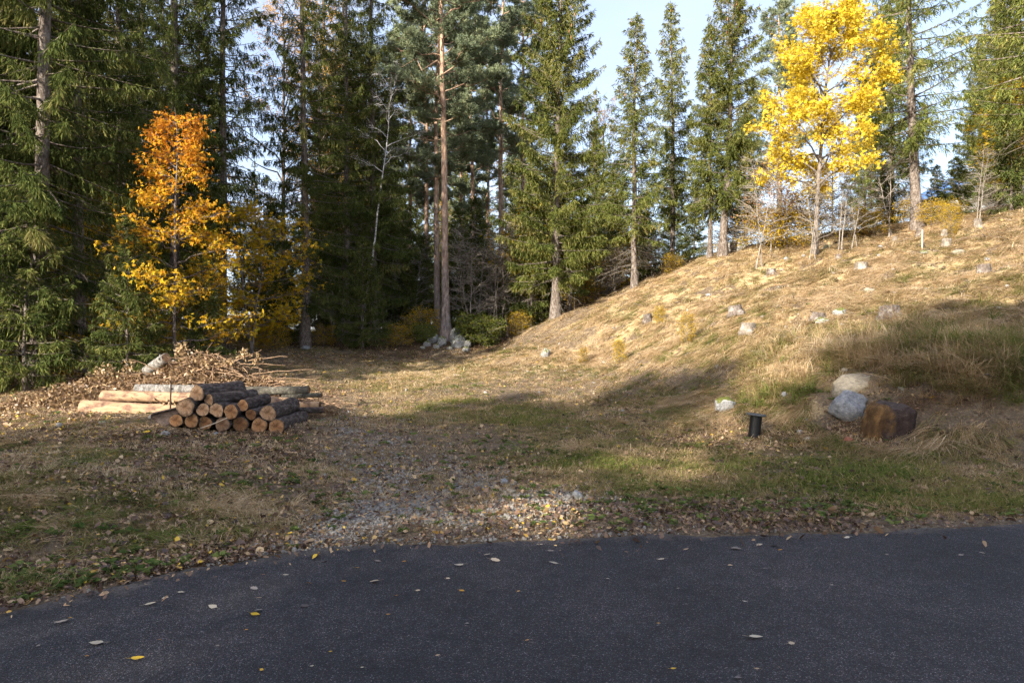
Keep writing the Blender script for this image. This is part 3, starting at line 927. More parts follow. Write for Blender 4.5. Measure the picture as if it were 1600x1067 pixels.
def broadleaf(name, seed, H, cb, L0, r0, nb, leafmat, leaf=.14, per=9, prof='oval', pitch=40, bark='grey_bark', maple=True, flat=.5, tint=lambda z, r: .5, nsec=7, ntw=5, sparse=1.0, lean=(0, 0), wob=.05, stems=1, sides=7):
    r = np.random.default_rng(seed)
    root = empty(name)
    tm = MB(); br = MB(); cr = MB()
    for st in range(stems):
        ln = (lean[0] + (r.normal(0, .1) if stems > 1 else 0), lean[1] + (r.normal(0, .1) if stems > 1 else 0))
        Hs = H * (1 if st == 0 else r.uniform(.65, 1))
        tp = trunk_path(r, Hs, 14, wob, ln)
        tp += np.array([r.normal(0, .12), r.normal(0, .12), 0]) * (stems > 1)
        tt = np.linspace(0, 1, 14)
        tm.tube(np.vstack([[tp[0] - [0, 0, .3]], tp]), np.r_[flare(0, r0), flare(tt, r0)], sides, wob=.05, seed=seed)
        az = r.uniform(0, 6)
        for b in range(nb):
            f = np.clip((b + r.uniform(-.4, .4)) / nb, 0, .98)
            z = cb + (Hs * .97 - cb) * f
            az += 2.4 + r.normal(0, .4)
            pr = {'oval': math.sin(math.pi * min(1, .18 + .8 * f)) ** .6, 'cone': (1 - f) ** .75 + .1, 'vase': .5 + .5 * (1 - f)}[prof]
            Lb = L0 * pr * r.uniform(.75, 1.15)
            pi_ = math.tan(R(min(75, pitch * (.55 + .8 * f) + r.normal(0, 8))))
            h = np.array([math.cos(az), math.sin(az), 0]); sd_ = np.array([-h[1], h[0], 0])
            hl = Lb / math.sqrt(1 + pi_ * pi_ * .5)
            n = 7; s = np.linspace(0, 1, n)
            P = along(tp, z / Hs) + h * (hl * s)[:, None] + sd_ * (Lb * r.normal(0, .15) * s * s)[:, None] + UP * (hl * (pi_ * s - .35 * pi_ * s * s))[:, None]
            P[1:] += r.normal(0, .025 * Lb, (n - 1, 3))
            br.tube(P, np.linspace(r0 * .42 * (1 - f * .6), .006, n), 5)
            for q in range(nsec):
                t0 = r.uniform(.25, 1)
                p0 = along(P, np.array([t0]))[0]
                d0 = norm(h * r.uniform(.3, 1) + sd_ * r.normal(0, .8) + UP * r.uniform(-.05, .5))
                l_ = (.25 + .35 * Lb * (1 - .6 * t0)) * r.uniform(.6, 1.2)
                Q = np.stack([p0, p0 + d0 * l_ * .5 + r.normal(0, .03, 3), p0 + d0 * l_ + UP * .06 * l_])
                br.tube(Q, [.009, .007, .004], 3)
                for w_ in range(ntw):
                    t1 = r.uniform(.2, 1.)
                    a0 = along(Q, np.array([t1]))[0]
                    d1 = norm(d0 * .6 + r.normal(0, .6, 3) * np.array([1, 1, flat]))
                    l2 = r.uniform(.15, .4) * min(1, .4 + .3 * L0)
                    a1 = a0 + d1 * l2
                    br.tube(np.stack([a0, a1]), [.004, .002], 3)
                    nl = r.poisson(per * sparse)
                    if not nl or leafmat is None:
                        continue
                    p = a0 + (a1 - a0) * r.uniform(.2, 1.1, (nl, 1)) + r.normal(0, .1, (nl, 3))
                    dd = norm(d1 * .5 + r.normal(0, .7, (nl, 3)) - UP * .35)
                    nr = norm(UP + r.normal(0, .5, (nl, 3)))
                    ti = tint(p[:, 2] / H, r) + r.normal(0, .18, nl)
                    if maple:
                        lobed(cr, p, dd, nr, leaf * r.uniform(.7, 1.2, nl), ti)
                    else:
                        diamonds(cr, p, dd, leaf * r.uniform(.7, 1.2, nl), leaf * .65, ti, r=r)
    tm.build('trunk', M[bark], root, True)
    br.build('branches', M[bark], root)['kind'] = 'stuff'
    if cr.n:
        cr.build('crown', M[leafmat], root)['kind'] = 'stuff'
    return root


def copy_tree(o):
    c = o.copy(); COL.objects.link(c)
    for ch in list(o.children):
        d = ch.copy(); COL.objects.link(d); d.parent = c
    return c


PROTO = {}
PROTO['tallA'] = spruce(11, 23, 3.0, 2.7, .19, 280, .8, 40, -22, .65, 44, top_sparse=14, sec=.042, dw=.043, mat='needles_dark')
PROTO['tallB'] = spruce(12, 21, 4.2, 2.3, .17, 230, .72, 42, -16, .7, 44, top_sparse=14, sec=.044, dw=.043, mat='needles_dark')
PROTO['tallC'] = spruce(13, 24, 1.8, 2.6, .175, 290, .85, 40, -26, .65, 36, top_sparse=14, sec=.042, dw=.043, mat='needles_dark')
PROTO['broad'] = spruce(14, 15.2, 1.3, 2.6, .17, 290, .72, 46, -10, .6, 14, cones=.25, sec=.036, dw=.043)
PROTO['slim'] = spruce(15, 10.4, 1.9, 1.5, .12, 170, .5, 42, -14, .7, 26, cones=.1, sec=.04, dw=.04)
PROTO['cony'] = spruce(16, 10.8, 1.7, 1.8, .15, 200, .62, 44, -12, .55, 20, cones=.75, sec=.038, dw=.04)
PROTO['open'] = spruce(17, 13.0, 2.6, 2.7, .175, 120, .6, 22, -8, .6, 30, cones=.1, sec=.05, dw=.043)
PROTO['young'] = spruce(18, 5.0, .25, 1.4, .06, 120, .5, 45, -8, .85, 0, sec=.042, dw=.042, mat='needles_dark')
PROTO['pineA'] = pine(21, 19.5, 8.6, 3.0, .165, 44, 1.3, lean=(.02, 0))
PROTO['pineB'] = pine(22, 17.5, 6.8, 2.7, .15, 40, 1.2, stubs=20)
PROTO['pineC'] = pine(23, 14.0, 4.6, 2.3, .17, 54, .9, conic=True)
USED = set()


def tree(proto, x, y, z, h=1.0, rz=None, tilt=(0, 0), label=None, cat='tree', group=None, name=None, sxy=1.0):
    src = PROTO[proto]
    if proto in USED:
        o = copy_tree(src)
    else:
        USED.add(proto); o = src
    if name: o.name = name
    o.location = (x, y, z)
    o.rotation_euler = (tilt[0], tilt[1], rng.uniform(0, 6.28) if rz is None else rz)
    o.scale = (h * sxy, h * sxy, h)
    for k in ('label', 'category', 'group'):
        if k in o: del o[k]
    tag(o, label, cat, group)
    return o


def treeu(proto, u, y, label=None, **kw):
    x, y, z = spot(u, y)
    return tree(proto, x, y, z, label=label, **kw)


MARKS = [(62, 'the thickest dark trunk'), (124, 'the bare pale trunk'), (272, 'the orange maple'), (347, 'the straight bare trunk'), (392, 'the dull yellow maple'), (477, 'the wide drooping spruce'), (583, 'the leaning birch'), (697, 'the tall orange-topped pine'), (785, 'the straight reddish pine'), (868, 'the big sunlit spruce'), (992, 'the slender bare-footed spruce'), (1050, 'the thin open spruce'), (1129, 'the cone-laden spruce'), (1186, 'the white bare stems'), (1273, 'the yellow maple'), (1434, 'the thick pale trunk'), (1590, 'the pale conifer in the corner')]
SEEN = {}


def by_mark(base, u):
    """a label that places a thing by the landmark nearest to it"""
    m_, n_ = min(MARKS, key=lambda q: abs(q[0] - u))
    side = 'right behind' if abs(u - m_) < 10 else ('just left of' if u < m_ else 'just right of') if abs(u - m_) < 32 else ('some way left of' if u < m_ else 'some way right of')
    lab = f'{base} {side} {n_}'
    k = SEEN[lab] = SEEN.get(lab, 0) + 1
    return lab if k == 1 else f'{base} {side} {n_}, ' + ('farther back' if k == 2 else 'farthest back')


# hillside and centre: the trees one can pick out
treeu('broad', 868, 26.5, 'big sunlit spruce with drooping curtains of needles at the foot of the hillside', h=1.0, rz=.4, tilt=(0, .02))
treeu('slim', 992, 26, 'slender spruce with bare pale lower trunk and dead twigs beside the big sunlit spruce', h=1.0, rz=1.0)
treeu('slim', 1050, 30, 'tall thin open spruce between the bare-footed slender spruce and the cone-laden pair', h=1.12, rz=3.2, sxy=.85)
treeu('cony', 1129, 26, 'dense cone-laden spruce, thicker trunk of the pair on the crest', h=1.0, rz=.2, tilt=(0, .04))
treeu('slim', 1109, 26.3, 'thinner shorter spruce hugging the left of the cone-laden spruce on the crest', h=.86, rz=4.4, sxy=.9)
treeu('open', 1434, 23.5, 'open spruce with a thick pale trunk high on the slope right of the yellow maple', h=.98, rz=2.0, tilt=(0, .05))
treeu('cony', 1392, 31, 'spruce with red-brown cones at its tip behind the yellow maple', h=1.05, rz=5.0)
treeu('broad', 1350, 36, 'wide grey-green spruce filling the gap behind the yellow maple trunk', h=.5, rz=2.5)
treeu('pineC', 1218, 38, 'bushy rounded pine rising behind the left of the yellow maple', h=1.0, rz=.5)
treeu('open', 1650, 21, 'pale yellow-green conifer hanging into the upper right corner', h=1.05, rz=.9, sxy=1.15)
treeu('broad', 1560, 33, 'dark spruce standing behind the pale conifer near the blue roof', h=.7, rz=4.0)
treeu('young', 1465, 25.5, 'bushy young green spruce beside the thick pale trunk on the slope', h=.42, rz=1)
treeu('young', 1500, 26, 'low bright green spruce bush below the blue roof edge', h=.45, rz=2, sxy=1.4)
treeu('young', 1385, 26, 'small ragged spruce among bare saplings right of the yellow maple', h=.5, rz=3)
treeu('broad', 930, 33, 'shaded spruce half hidden behind the right side of the big sunlit spruce', h=.55, rz=1.2)
treeu('slim', 890, 28.5, 'thin spruce stem just right of the big sunlit spruce trunk', h=.7, rz=2)
treeu('young', 1085, 28, 'low dark spruce at the foot of the cone-laden pair', h=.55, rz=.3)
treeu('young', 1010, 30, 'small shaded spruce right of the slender bare-footed spruce', h=.6, rz=.8)
treeu('cony', 1165, 33, 'spruce partly hidden behind the cone-laden spruce on its right', h=.6, rz=2.2)
treeu('broad', 1592, 28, 'green spruce filling the right edge behind the brushy crest', h=.75, rz=1.4)
treeu('broad', 1530, 36, 'distant spruce right of the open pale-trunked spruce', h=.6, rz=3.4)
treeu('young', 1580, 23, 'young spruce at the right edge above the brushy crest', h=.8, rz=2.2)
# pines
treeu('pineA', 697, 28, 'tall pine with a thick orange-topped trunk beside the boulder heap', h=1.05, rz=1.9, tilt=(0, .02))
treeu('pineB', 684, 30.5, 'pine with a dark straight trunk close behind the tall orange-topped pine', h=1.0, rz=.4)
treeu('pineB', 664, 36, 'thin reddish pine trunk left of the tall orange-topped pine', h=1.0, rz=2.4)
treeu('pineA', 742, 40, 'far pine with a red upper trunk just right of the tall orange-topped pine', h=.95, rz=3.3)
treeu('pineB', 785, 34, 'straight reddish pine standing midway between tall pine and sunlit spruce', h=1.06, rz=5.1)
treeu('pineB', 762, 44, 'far pine with a kinked bright red trunk in the gap beside the straight reddish pine', h=1.0, rz=4.0)
treeu('pineA', 815, 37, 'pine trunk rising just left of the big sunlit spruce', h=.98, rz=.9)
treeu('pineB', 640, 42, 'distant pine with a thin trunk in the shade left of the tall pines', h=1.05, rz=1.3)
treeu('pineB', 718, 47, 'distant pine crown showing blue-green between the nearer pines', h=1.1, rz=2.8)
# left-hand forest
treeu('tallC', 62, 16, 'big dark spruce with the thickest trunk, leftmost at the forest edge', h=1.0, rz=1.0, tilt=(0, .01))
treeu('tallB', 124, 18, 'spruce with a bare pale trunk just right of the thickest dark spruce', h=1.0, rz=2.2, tilt=(0, .025))
treeu('tallA', 275, 23, 'spruce trunk rising out of the top of the orange maple', h=.95, rz=4.0)
treeu('tallB', 347, 24, 'spruce with a straight bare trunk between the orange and the dull yellow maple', h=.95, rz=.6)
treeu('tallC', 477, 26, 'wide drooping spruce behind the bare lawn end, white stone at its foot', h=.9, rz=3.0)
treeu('tallB', 540, 28, 'dark spruce whose sunlit branches reach right above the lawn', h=.88, rz=5.2)
treeu('tallC', 583, 29, 'tall dark spruce behind the thin leaning birch', h=.92, rz=1.4)
treeu('tallC', 190, 25, 'dense dark spruce left of the orange maple', h=.9, rz=2.0)
treeu('tallA', 5, 20, 'dark spruce cut by the left edge of the picture', h=.95, rz=2.8)
treeu('broad', 425, 33, 'low dark spruce behind the dull yellow maple', h=.45, rz=2.9)
treeu('tallC', -25, 16.5, 'drooping dark spruce filling the left edge of the picture low down', h=.85, rz=3.3)
treeu('young', 40, 15.4, 'young spruce in front of the thickest dark trunk', h=.95, rz=1.1)
treeu('young', 200, 15.6, 'young dark spruce at the left foot of the orange maple', h=.75, rz=2.1)
treeu('young', 318, 18.5, 'young dark spruce at the right foot of the orange maple', h=.6, rz=.1)
treeu('tallC', -150, 17, 'spruce just outside the left edge whose branches hang into view', h=.85, rz=.7)
deep = [(30, 27), (100, 30), (150, 36), (225, 32), (250, 42), (310, 36), (330, 50), (400, 48), (440, 46), (510, 36), (560, 44), (610, 37), (630, 50), (665, 52), (700, 56), (745, 52), (800, 50), (840, 46), (880, 54), (930, 50), (10, 40), (80, 44), (180, 50), (290, 56), (500, 54), (590, 58), (770, 62), (45, 34), (130, 27), (205, 40), (540, 36), (575, 38), (60, 50), (110, 56), (150, 46), (235, 60), (20, 33), (275, 34), (215, 54), (305, 62), (525, 46), (600, 46)]
for k, (u, y) in enumerate(deep):
    big = u < 320 or 490 < u < 600
    treeu(['tallC', 'tallA', 'tallB'][k % 3], u, y, by_mark('deep forest spruce', u), h=(.9 if big else .42) + .1 * (k % 2), group='spruces deep in the forest')
for k, (u, y) in enumerate([(650, 60), (690, 66), (725, 58), (760, 70), (805, 60), (830, 66), (870, 60), (910, 66), (960, 58), (1000, 62), (620, 66), (1050, 60)]):
    treeu('broad', u, y, by_mark('far low spruce', u), h=(.95 if 610 < u < 900 else .62) + .08 * (k % 3), group='far spruces behind the pines')
for k, (u, y, h) in enumerate([(20, 19, .7), (95, 21, .6), (160, 22, .75), (215, 24, .6), (250, 27, .8), (300, 29, .7), (385, 30, .8), (430, 30, .7), (505, 31, .9), (525, 34, .9), (560, 32, 1.1), (566, 26.6, .75), (600, 32, 1.2), (625, 34, 1.1), (655, 33, .8), (715, 34, 1.0), (745, 36, 1.1), (765, 33, .7), (800, 34, .9), (830, 30, .9), (850, 33, .8), (905, 36, .8), (960, 34, .7), (735, 31, .55), (640, 31, .6), (450, 27.5, .5)]):
    treeu('young', u, y, by_mark('shaded young spruce', u), h=h * 1.15, group='young spruces under the forest')
# trees behind the viewer, across the road: they throw the shade over the foreground
px, py = -SUN_DIR.y, SUN_DIR.x


def shade(s, c, proto, h, rz):
    """s metres along the shadow direction, c metres to its left"""
    x = SUN_DIR.x * s + px * c; y = SUN_DIR.y * s + py * c
    tree(proto, x, y, gz(x, y), h=h, rz=rz, sxy=1.38 if c < 4 else 1.2, label='tall spruce across the road behind the viewer' if c < 15 else 'tall dark spruce beyond the left edge of the picture', group='spruces across the road' if c < 15 else 'spruces beyond the left edge')


SHADE = [(-21, 11.4, 11.5), (-22, 9.6, 15.2), (-22.5, 7.5, 16.6), (-22, 5.6, 16.6), (-21.5, 1.7, 18.6), (-22.5, -.7, 19.4), (-22, -2.9, 18.5),
         (-26.5, 8.5, 16.6), (-26, 6.4, 18.0), (-26.5, .4, 20.4), (-26, -1.8, 20.0), (-30, 9.8, 15.0), (-30, -3.4, 20), (-29, .0, 21), (-4, 20.4, 21), (-7, 23.6, 22), (0, 26, 22), (-10, 20.6, 20)]
for k, (s, c, h) in enumerate(SHADE):
    shade(s, c, 'broad' if c < 15 else 'tallC', h / (15.2 if c < 15 else 24), k * 1.3)

# broadleaved trees
PROTO['maple_yellow'] = broadleaf('maple_tree', 31, 8.5, 2.1, 2.5, .11, 42, 'yellow_leaf', .105, 9, 'oval', 45, tint=lambda z, r: .6 + r.normal(0, .12), nsec=9, ntw=7)
treeu('maple_yellow', 1273, 22, 'bright yellow maple in full leaf on the crest of the slope', h=.93, sxy=.86, rz=.3, tilt=(0, .05))
PROTO['maple_orange'] = broadleaf('maple_tree', 32, 7.6, 1.0, 2.0, .07, 34, 'orange_leaf', .105, 4.0, 'cone', 22, bark='spruce_bark', flat=.25, tint=lambda z, r: .3 + 1.0 * np.clip(z - .3, 0, 1) + r.normal(0, .12), nsec=8, ntw=5)
treeu('maple_orange', 272, 16.4, 'orange maple glowing in front of dark spruces behind the log pile', h=.86, rz=2.0, sxy=.84)
PROTO['maple_dull'] = broadleaf('maple_tree', 33, 5.0, .8, 1.9, .05, 22, 'dull_leaf', .105, 4, 'oval', 25, flat=.3, tint=lambda z, r: .55, nsec=7, ntw=4, stems=2)
treeu('maple_dull', 392, 23, 'dull yellow maple in the shade right of the orange maple', h=1.0, rz=1.0)
treeu('maple_dull', 160, 21, 'half hidden yellow maple left of the orange maple', h=1.0, rz=2.5)
treeu('maple_dull', 100, 24, 'low yellow maple between the two leftmost spruce trunks', h=.6, rz=.5)
treeu('maple_dull', 845, 31, 'yellow maple glimpsed through the left side of the big sunlit spruce', h=1.05, rz=4.1)
treeu('maple_dull', 300, 22, 'small yellow maple under the orange maple', h=.55, rz=4)
treeu('maple_dull', 25, 18, 'small orange-yellow maple bush beside the thickest trunk', h=.4, rz=4)
treeu('maple_dull', 1610, 25, 'orange-yellow maple showing at the right edge of the picture', h=.9, rz=1.7)
PROTO['birch_big'] = broadleaf('birch_tree', 34, 17, 4.5, 4.0, .14, 34, 'birch_leaf', .085, 4.2, 'vase', 58, 'grey_bark', False, 1., lambda z, r: .6, nsec=9, ntw=5, sparse=.9)
treeu('birch_big', 440, 29, 'half bare birch with orange-yellow leaves against the sky above the forest', h=.86, rz=1.0)
treeu('birch_big', 500, 31, 'birch with yellow leaves behind the wide drooping spruce', h=.9, rz=2.7)
treeu('birch_big', 945, 46, 'distant birch with pale orange leaves right of the big sunlit spruce', h=.75, rz=3.9)
treeu('birch_big', 790, 54, 'distant golden birch behind the pines', h=.8, rz=5.2)
treeu('birch_big', 700, 60, 'distant golden birch low behind the tall orange-topped pine', h=.7, rz=.4)
treeu('birch_big', 1300, 45, 'thin distant birch low behind the yellow maple', h=.5, rz=.9)
PROTO['birch_thin'] = broadleaf('birch_tree', 35, 11.5, 7.0, 1.6, .055, 14, None, 0, 0, 'vase', 60, 'birch_bark', False, 1., nsec=7, ntw=5, lean=(.13, 0), wob=.04)
treeu('birch_thin', 562, 27.6, 'thin leaning bare birch with a white stem against dark spruces', h=.98, rz=0)
# bare saplings and shrubs along the crest
PROTO['sapling'] = broadleaf('bare_sapling', 36, 3.4, .7, .8, .024, 14, None, 0, 0, 'vase', 55, 'pale_stem', False, 1., nsec=5, ntw=3, stems=2, wob=.025, sides=5)
PROTO['rowan'] = broadleaf('rowan_shrub', 37, 3.6, .9, 1.3, .025, 14, 'russet_leaf', .08, 2.2, 'vase', 50, 'pale_stem', False, 1., lambda z, r: .5, nsec=6, ntw=4, stems=2, wob=.03, sides=5)
PROTO['shrub'] = broadleaf('leafy_shrub', 38, 1.3, .1, .8, .014, 12, 'green_leaf', .085, 5, 'oval', 40, 'grey_bark', False, .7, lambda z, r: .45, nsec=6, ntw=4, stems=3, wob=.02, sides=5)
PROTO['bush_gold'] = broadleaf('golden_bush', 39, 1.5, .1, .9, .014, 10, 'dull_leaf', .07, 3.5, 'oval', 45, 'grey_bark', False, .8, lambda z, r: .6, nsec=6, ntw=4, stems=3, wob=.02, sides=5)
PROTO['thicket'] = broadleaf('bare_shrub', 40, 2.2, .2, 1.0, .014, 12, None, 0, 0, 'vase', 52, 'dead_wood', False, 1., nsec=7, ntw=5, stems=3, wob=.03, sides=5)
treeu('sapling', 1186, 22.5, 'pair of thin white bare stems left of the yellow maple', cat='sapling', h=1.05, rz=0)
treeu('rowan', 1205, 24.5, 'bare rowan with reddish leaf remnants left of the yellow maple', cat='shrub', h=.95, rz=1)
for u, y, h, l in [(1315, 22, .9, 'thin bare sapling just right of the yellow maple trunk'), (1334, 22.5, .8, 'second bare sapling right of the yellow maple trunk'), (1390, 23.5, .95, 'bare forked sapling midway between yellow maple and thick pale trunk'), (1530, 21, .7, 'bare leaning sapling below the blue roof edge'), (1268, 21.5, .8, 'thin bare sapling touching the yellow maple trunk on its left')]:
    treeu('sapling', u, y, l, cat='sapling', h=h)
for k, (u, y, h) in enumerate([(735, 29, 1.2), (750, 30, 1.4), (775, 29.5, 1.3), (790, 30, 1.5), (765, 31, 1.2), (800, 31, 1.3), (725, 31, 1.4), (815, 30, 1.1), (650, 31, 1.2), (610, 31, 1.), (520, 30, 1.1)]):
    treeu('sapling', u, y, by_mark('thin bare stem in the thicket', u), cat='sapling', h=h, group='bare stems in the thicket')
for k, (u, y, h) in enumerate([(1160, 28, 1.), (1300, 27, .9), (1410, 26.5, .8), (1545, 23, .55), (1020, 28, .8), (960, 28, .9), (930, 29, .8)]):
    treeu('thicket', u, y, by_mark('bare twiggy shrub', u), cat='shrub', h=h, group='bare shrubs along the crest')
for k, (u, y, h) in enumerate([(1195, 25.5, .9), (1222, 24.5, .9), (1245, 24, .8), (1262, 26, 1.1), (1140, 27.5, .7), (1330, 24.5, .7), (1425, 24.5, .55), (1455, 23, .5), (1360, 24, .6), (1050, 27, .5), (905, 29, .8), (950, 31, 1.2), (985, 33, 1.4), (1480, 24, .5)]):
    treeu('bush_gold', u, y, by_mark('golden leafed bush', u), cat='bush', h=h, group='golden bushes along the crest')
for k, (u, y, h) in enumerate([(620, 27.3, .55), (665, 28.5, .8), (240, 20, .8), (180, 19, .6), (90, 17, .7), (430, 25, .6), (510, 27, .5), (140, 20, .9), (50, 18, .8), (810, 28.5, .6), (395, 24, .7)]):
    treeu('bush_gold', u, y, by_mark('small orange-yellow bush', u), cat='bush', h=h, group='orange-yellow bushes at the forest edge')
treeu('shrub', 752, 27.2, 'green and yellow leafy shrub right of the boulder heap', cat='shrub', h=.75, rz=0, sxy=1.2)
treeu('shrub', 735, 27.8, 'taller green shrub directly behind the boulder heap', cat='shrub', h=.8, rz=2)
treeu('shrub', 665, 27.6, 'low mossy green shrub on the left of the boulder heap', cat='shrub', h=.55, rz=3)
for k, (u, y, h, l) in enumerate([(967, 18.5, .4, 'yellow sprig beside the grey stone low on the slope'), (1075, 17.3, .45, 'yellow sapling sprig in the straw grass of the slope'), (1030, 20.5, .35, 'yellow-green sprig beside the small grey stump'), (912, 20, .3, 'yellow-leafed sprig at the foot of the slope'), (1487, 21, .55, 'tall yellow sprig near the top of the slope')]):
    treeu('bush_gold', u, y, l, cat='sapling', h=h, sxy=.5)
# ================================================================ logs, stones, stumps
def log(name, a, b, r0, r1, bark, cut, label, group=None, sides=20, wob=.09, knots=3):
    """a felled trunk from point a to point b: bark and two sawn ends"""
    a = np.array(a, float); b = np.array(b, float)
    ln = np.linalg.norm(b - a)
    seed = int(abs(a[0] * 131 + a[1] * 71 + a[2] * 37 + ln * 11) * 10) % 9999
    r = np.random.default_rng(seed)
    root = empty(name, tuple(a))
    root.rotation_mode = 'QUATERNION'
    root.rotation_quaternion = Vector(b - a).to_track_quat('Z', 'Y')
    n = max(5, int(ln / .12))
    t = np.linspace(0, 1, n)
    p = np.stack([np.sin(t * 3.1 + seed) * .012 * ln, np.cos(t * 2.3 + seed) * .01 * ln, t * ln], -1)
    p[:, :2] -= p[0, :2]
    rr = r0 + (r1 - r0) * t + r.normal(0, .012 * r0, n)
    ang = np.arange(sides) / sides * 2 * math.pi
    oval = 1 + .05 * np.cos(2 * ang + r.uniform(0, 6)) + .04 * np.cos(3 * ang + r.uniform(0, 6))
    body = MB()
    ring = rr[:, None] * oval[None] * (1 + wob * fbm(ang[None] * 2 + seed, t[:, None] * ln * 5, seed, 2))
    v = p[:, None] + np.stack([np.cos(ang)[None] * ring, np.sin(ang)[None] * ring, np.zeros_like(ring)], -1)
    i = np.arange(n - 1)[:, None] * sides; j = np.arange(sides)[None]; k = (j + 1) % sides
    body.add(v.reshape(-1, 3), np.stack([i + j, i + k, i + sides + k, i + sides + j], -1).reshape(-1, 4))
    for q in range(knots):
        z0 = r.uniform(.15, .85) * ln; a0 = r.uniform(0, 6.28)
        d = np.array([math.cos(a0), math.sin(a0), .5])
        c = np.array([0, 0, z0])
        body.tube(np.stack([c, c + d * r0 * .9, c + d * (r0 * 1.12)]), [.02, .018, .012], 6, cap=True)
    body.build('bark', M[bark], root, True)
    for e, sg in ((0, -1), (n - 1, 1)):
        c = MB()
        m_ = 3
        vs_, fs = [p[e] + [0, 0, sg * .004]], []
        for q in range(1, m_ + 1):
            vs_.extend(p[e] + (v[e] - p[e]) * (q / m_ * .955) + np.array([0, 0, sg * (.004 + .001 * r.random())]))
        for s_ in range(sides):
            fs.append((0, 1 + s_, 1 + (s_ + 1) % sides))
        c.add(vs_, np.array(fs) if sg > 0 else np.array(fs)[:, ::-1])
        for q in range(m_ - 1):
            b0 = 1 + q * sides
            ff = np.array([(b0 + s_, b0 + sides + s_, b0 + sides + (s_ + 1) % sides, b0 + (s_ + 1) % sides) for s_ in range(sides)])
            c.add(np.array(vs_), ff if sg > 0 else ff[:, ::-1])
        rim = np.concatenate([p[e] + (v[e] - p[e]) * .955 + [0, 0, sg * .004], v[e]])
        ff = np.array([(s_, sides + s_, sides + (s_ + 1) % sides, (s_ + 1) % sides) for s_ in range(sides)])
        body2 = MB(); body2.add(rim, ff if sg > 0 else ff[:, ::-1])
        body2.build('bark_rim', M[bark], root)
        c.build('cut_end', M[cut], root)
    return tag(root, label, 'log', group)


PY = 10.45                       # distance of the sawn ends that face the road
PX = lambda u, y=PY: (u - 800) / F * y
PZ = lambda v_, y=PY: CAM_H - (v_ - 533.5) / F * y
ENDS = [  # column, row, radius in px, bark end colour, label
    (275, 657, 10.5, 'cut_orange', 1.0, 'sawn log at the left end of the pile, bottom row'),
    (299, 657.5, 11, 'cut_orange', 1.0, 'second sawn log from the left in the bottom row'),
    (321, 660.5, 11, 'cut_orange', 1.0, 'third sawn log from the left in the bottom row'),
    (347.5, 663, 11.5, 'cut_dark', 1.0, 'bottom-row log with a dark brown sawn end'),
    (375.6, 662.5, 12.7, 'cut_orange', 1.05, 'bottom-row log with a knot, right of the dark ended one'),
    (405, 665, 12.6, 'cut_orange', 1.05, 'second bottom-row log from the right end of the pile'),
    (432, 667, 12.5, 'cut_orange', 1.15, 'bottom-row log at the right end showing its grey bark'),
    (290, 636.5, 14.3, 'cut_pale', 1.05, 'thick pale ended log on the left of the second row'),
    (317, 640, 10.5, 'cut_pale', .9, 'slim pale ended log beside the thick one in the second row'),
    (338.5, 641, 11.6, 'cut_pale', 1.0, 'pinkish ended log in the middle of the second row'),
    (361, 643, 11.6, 'cut_orange', 1.0, 'bright orange ended log in the middle of the second row'),
    (392, 647.5, 9, 'cut_orange', 1.0, 'thin log in the second row left of the thick grey one'),
    (419, 645.5, 13.2, 'cut_pale', 1.15, 'thick grey barked log at the right end of the second row'),
    (307.5, 614.5, 13, 'cut_pale', 1.0, 'lichened log lying highest on the pile'),
    (326, 624, 9.5, 'cut_pale', 1.0, 'thin dark barked log just below the highest one'),
    (379, 634, 9, 'cut_orange', 1.0, 'thin dark log resting on top of the second row')]
for k, (u, v_, rp, cut, ln, lab) in enumerate(ENDS):
    r_ = rp * PY / F
    jy = rng.normal(0, .05)
    a = (PX(u, PY + jy), PY + jy, PZ(v_, PY + jy))
    d = np.array([rng.normal(.03, .035), 1, rng.normal(0, .015)])
    if k == 13: d = np.array([.25, 1, .0])
    if k == 14: d = np.array([.3, 1, .02])
    b = np.array(a) + d * ln
    log('short_log', a, b, r_, r_ * rng.uniform(.92, 1.05), 'log_bark', cut, lab, 'short sawn logs in the pile')
BY = 11.95
LONG = [  # u0, v0, u1, v1, radius px, depth, bark, cut, label
    (127, 638, 300, 641, 12.5, BY - .25, 'log_peeled', 'cut_pale', 'thick peeled log lying lowest on the left of the pile'),
    (158, 619.5, 459, 625, 9, BY, 'log_peeled', 'cut_pale', 'long pale peeled log running behind the short logs'),
    (210, 608, 336, 609, 6.8, BY + .2, 'log_grey', 'cut_pale', 'grey birch log lying across the left top of the pile'),
    (338, 611, 485, 608.5, 6.6, BY + .22, 'log_mossy', 'cut_dark', 'dark mossy log lying across the right top of the pile'),
    (440, 620, 503, 617.5, 3.6, BY + .1, 'log_mossy', 'cut_dark', 'thin dark pole sticking out right of the pile'),
    (405, 634, 500, 634, 5.6, BY + .05, 'log_peeled', 'cut_dark', 'reddish log sticking out low on the right of the pile'),
    (420, 642, 508, 641, 4.8, BY - .2, 'log_bark', 'cut_dark', 'dark log on the ground at the right end of the pile'),
    (300, 634, 440, 633, 9.5, BY + .1, 'log_bark', 'cut_dark', 'dark log hidden in the middle behind the short logs')]
for (u0, v0, u1, v1, rp, y, bk, ct, lab) in LONG:
    r_ = rp * y / F
    log('long_log', (PX(u0, y), y + .05, PZ(v0, y)), (PX(u1, y), y - .05, PZ(v1, y)), r_ * 1.05, r_ * .92, bk, ct, lab, 'long logs behind the short ones', knots=4)
log('birch_log', (PX(231, 13.2), 13.2, PZ(579, 13.2)), (PX(259, 12.9), 12.9, PZ(560, 12.9)), .11, .1, 'log_grey', 'cut_pale', 'birch log end propped up in the brush heap')
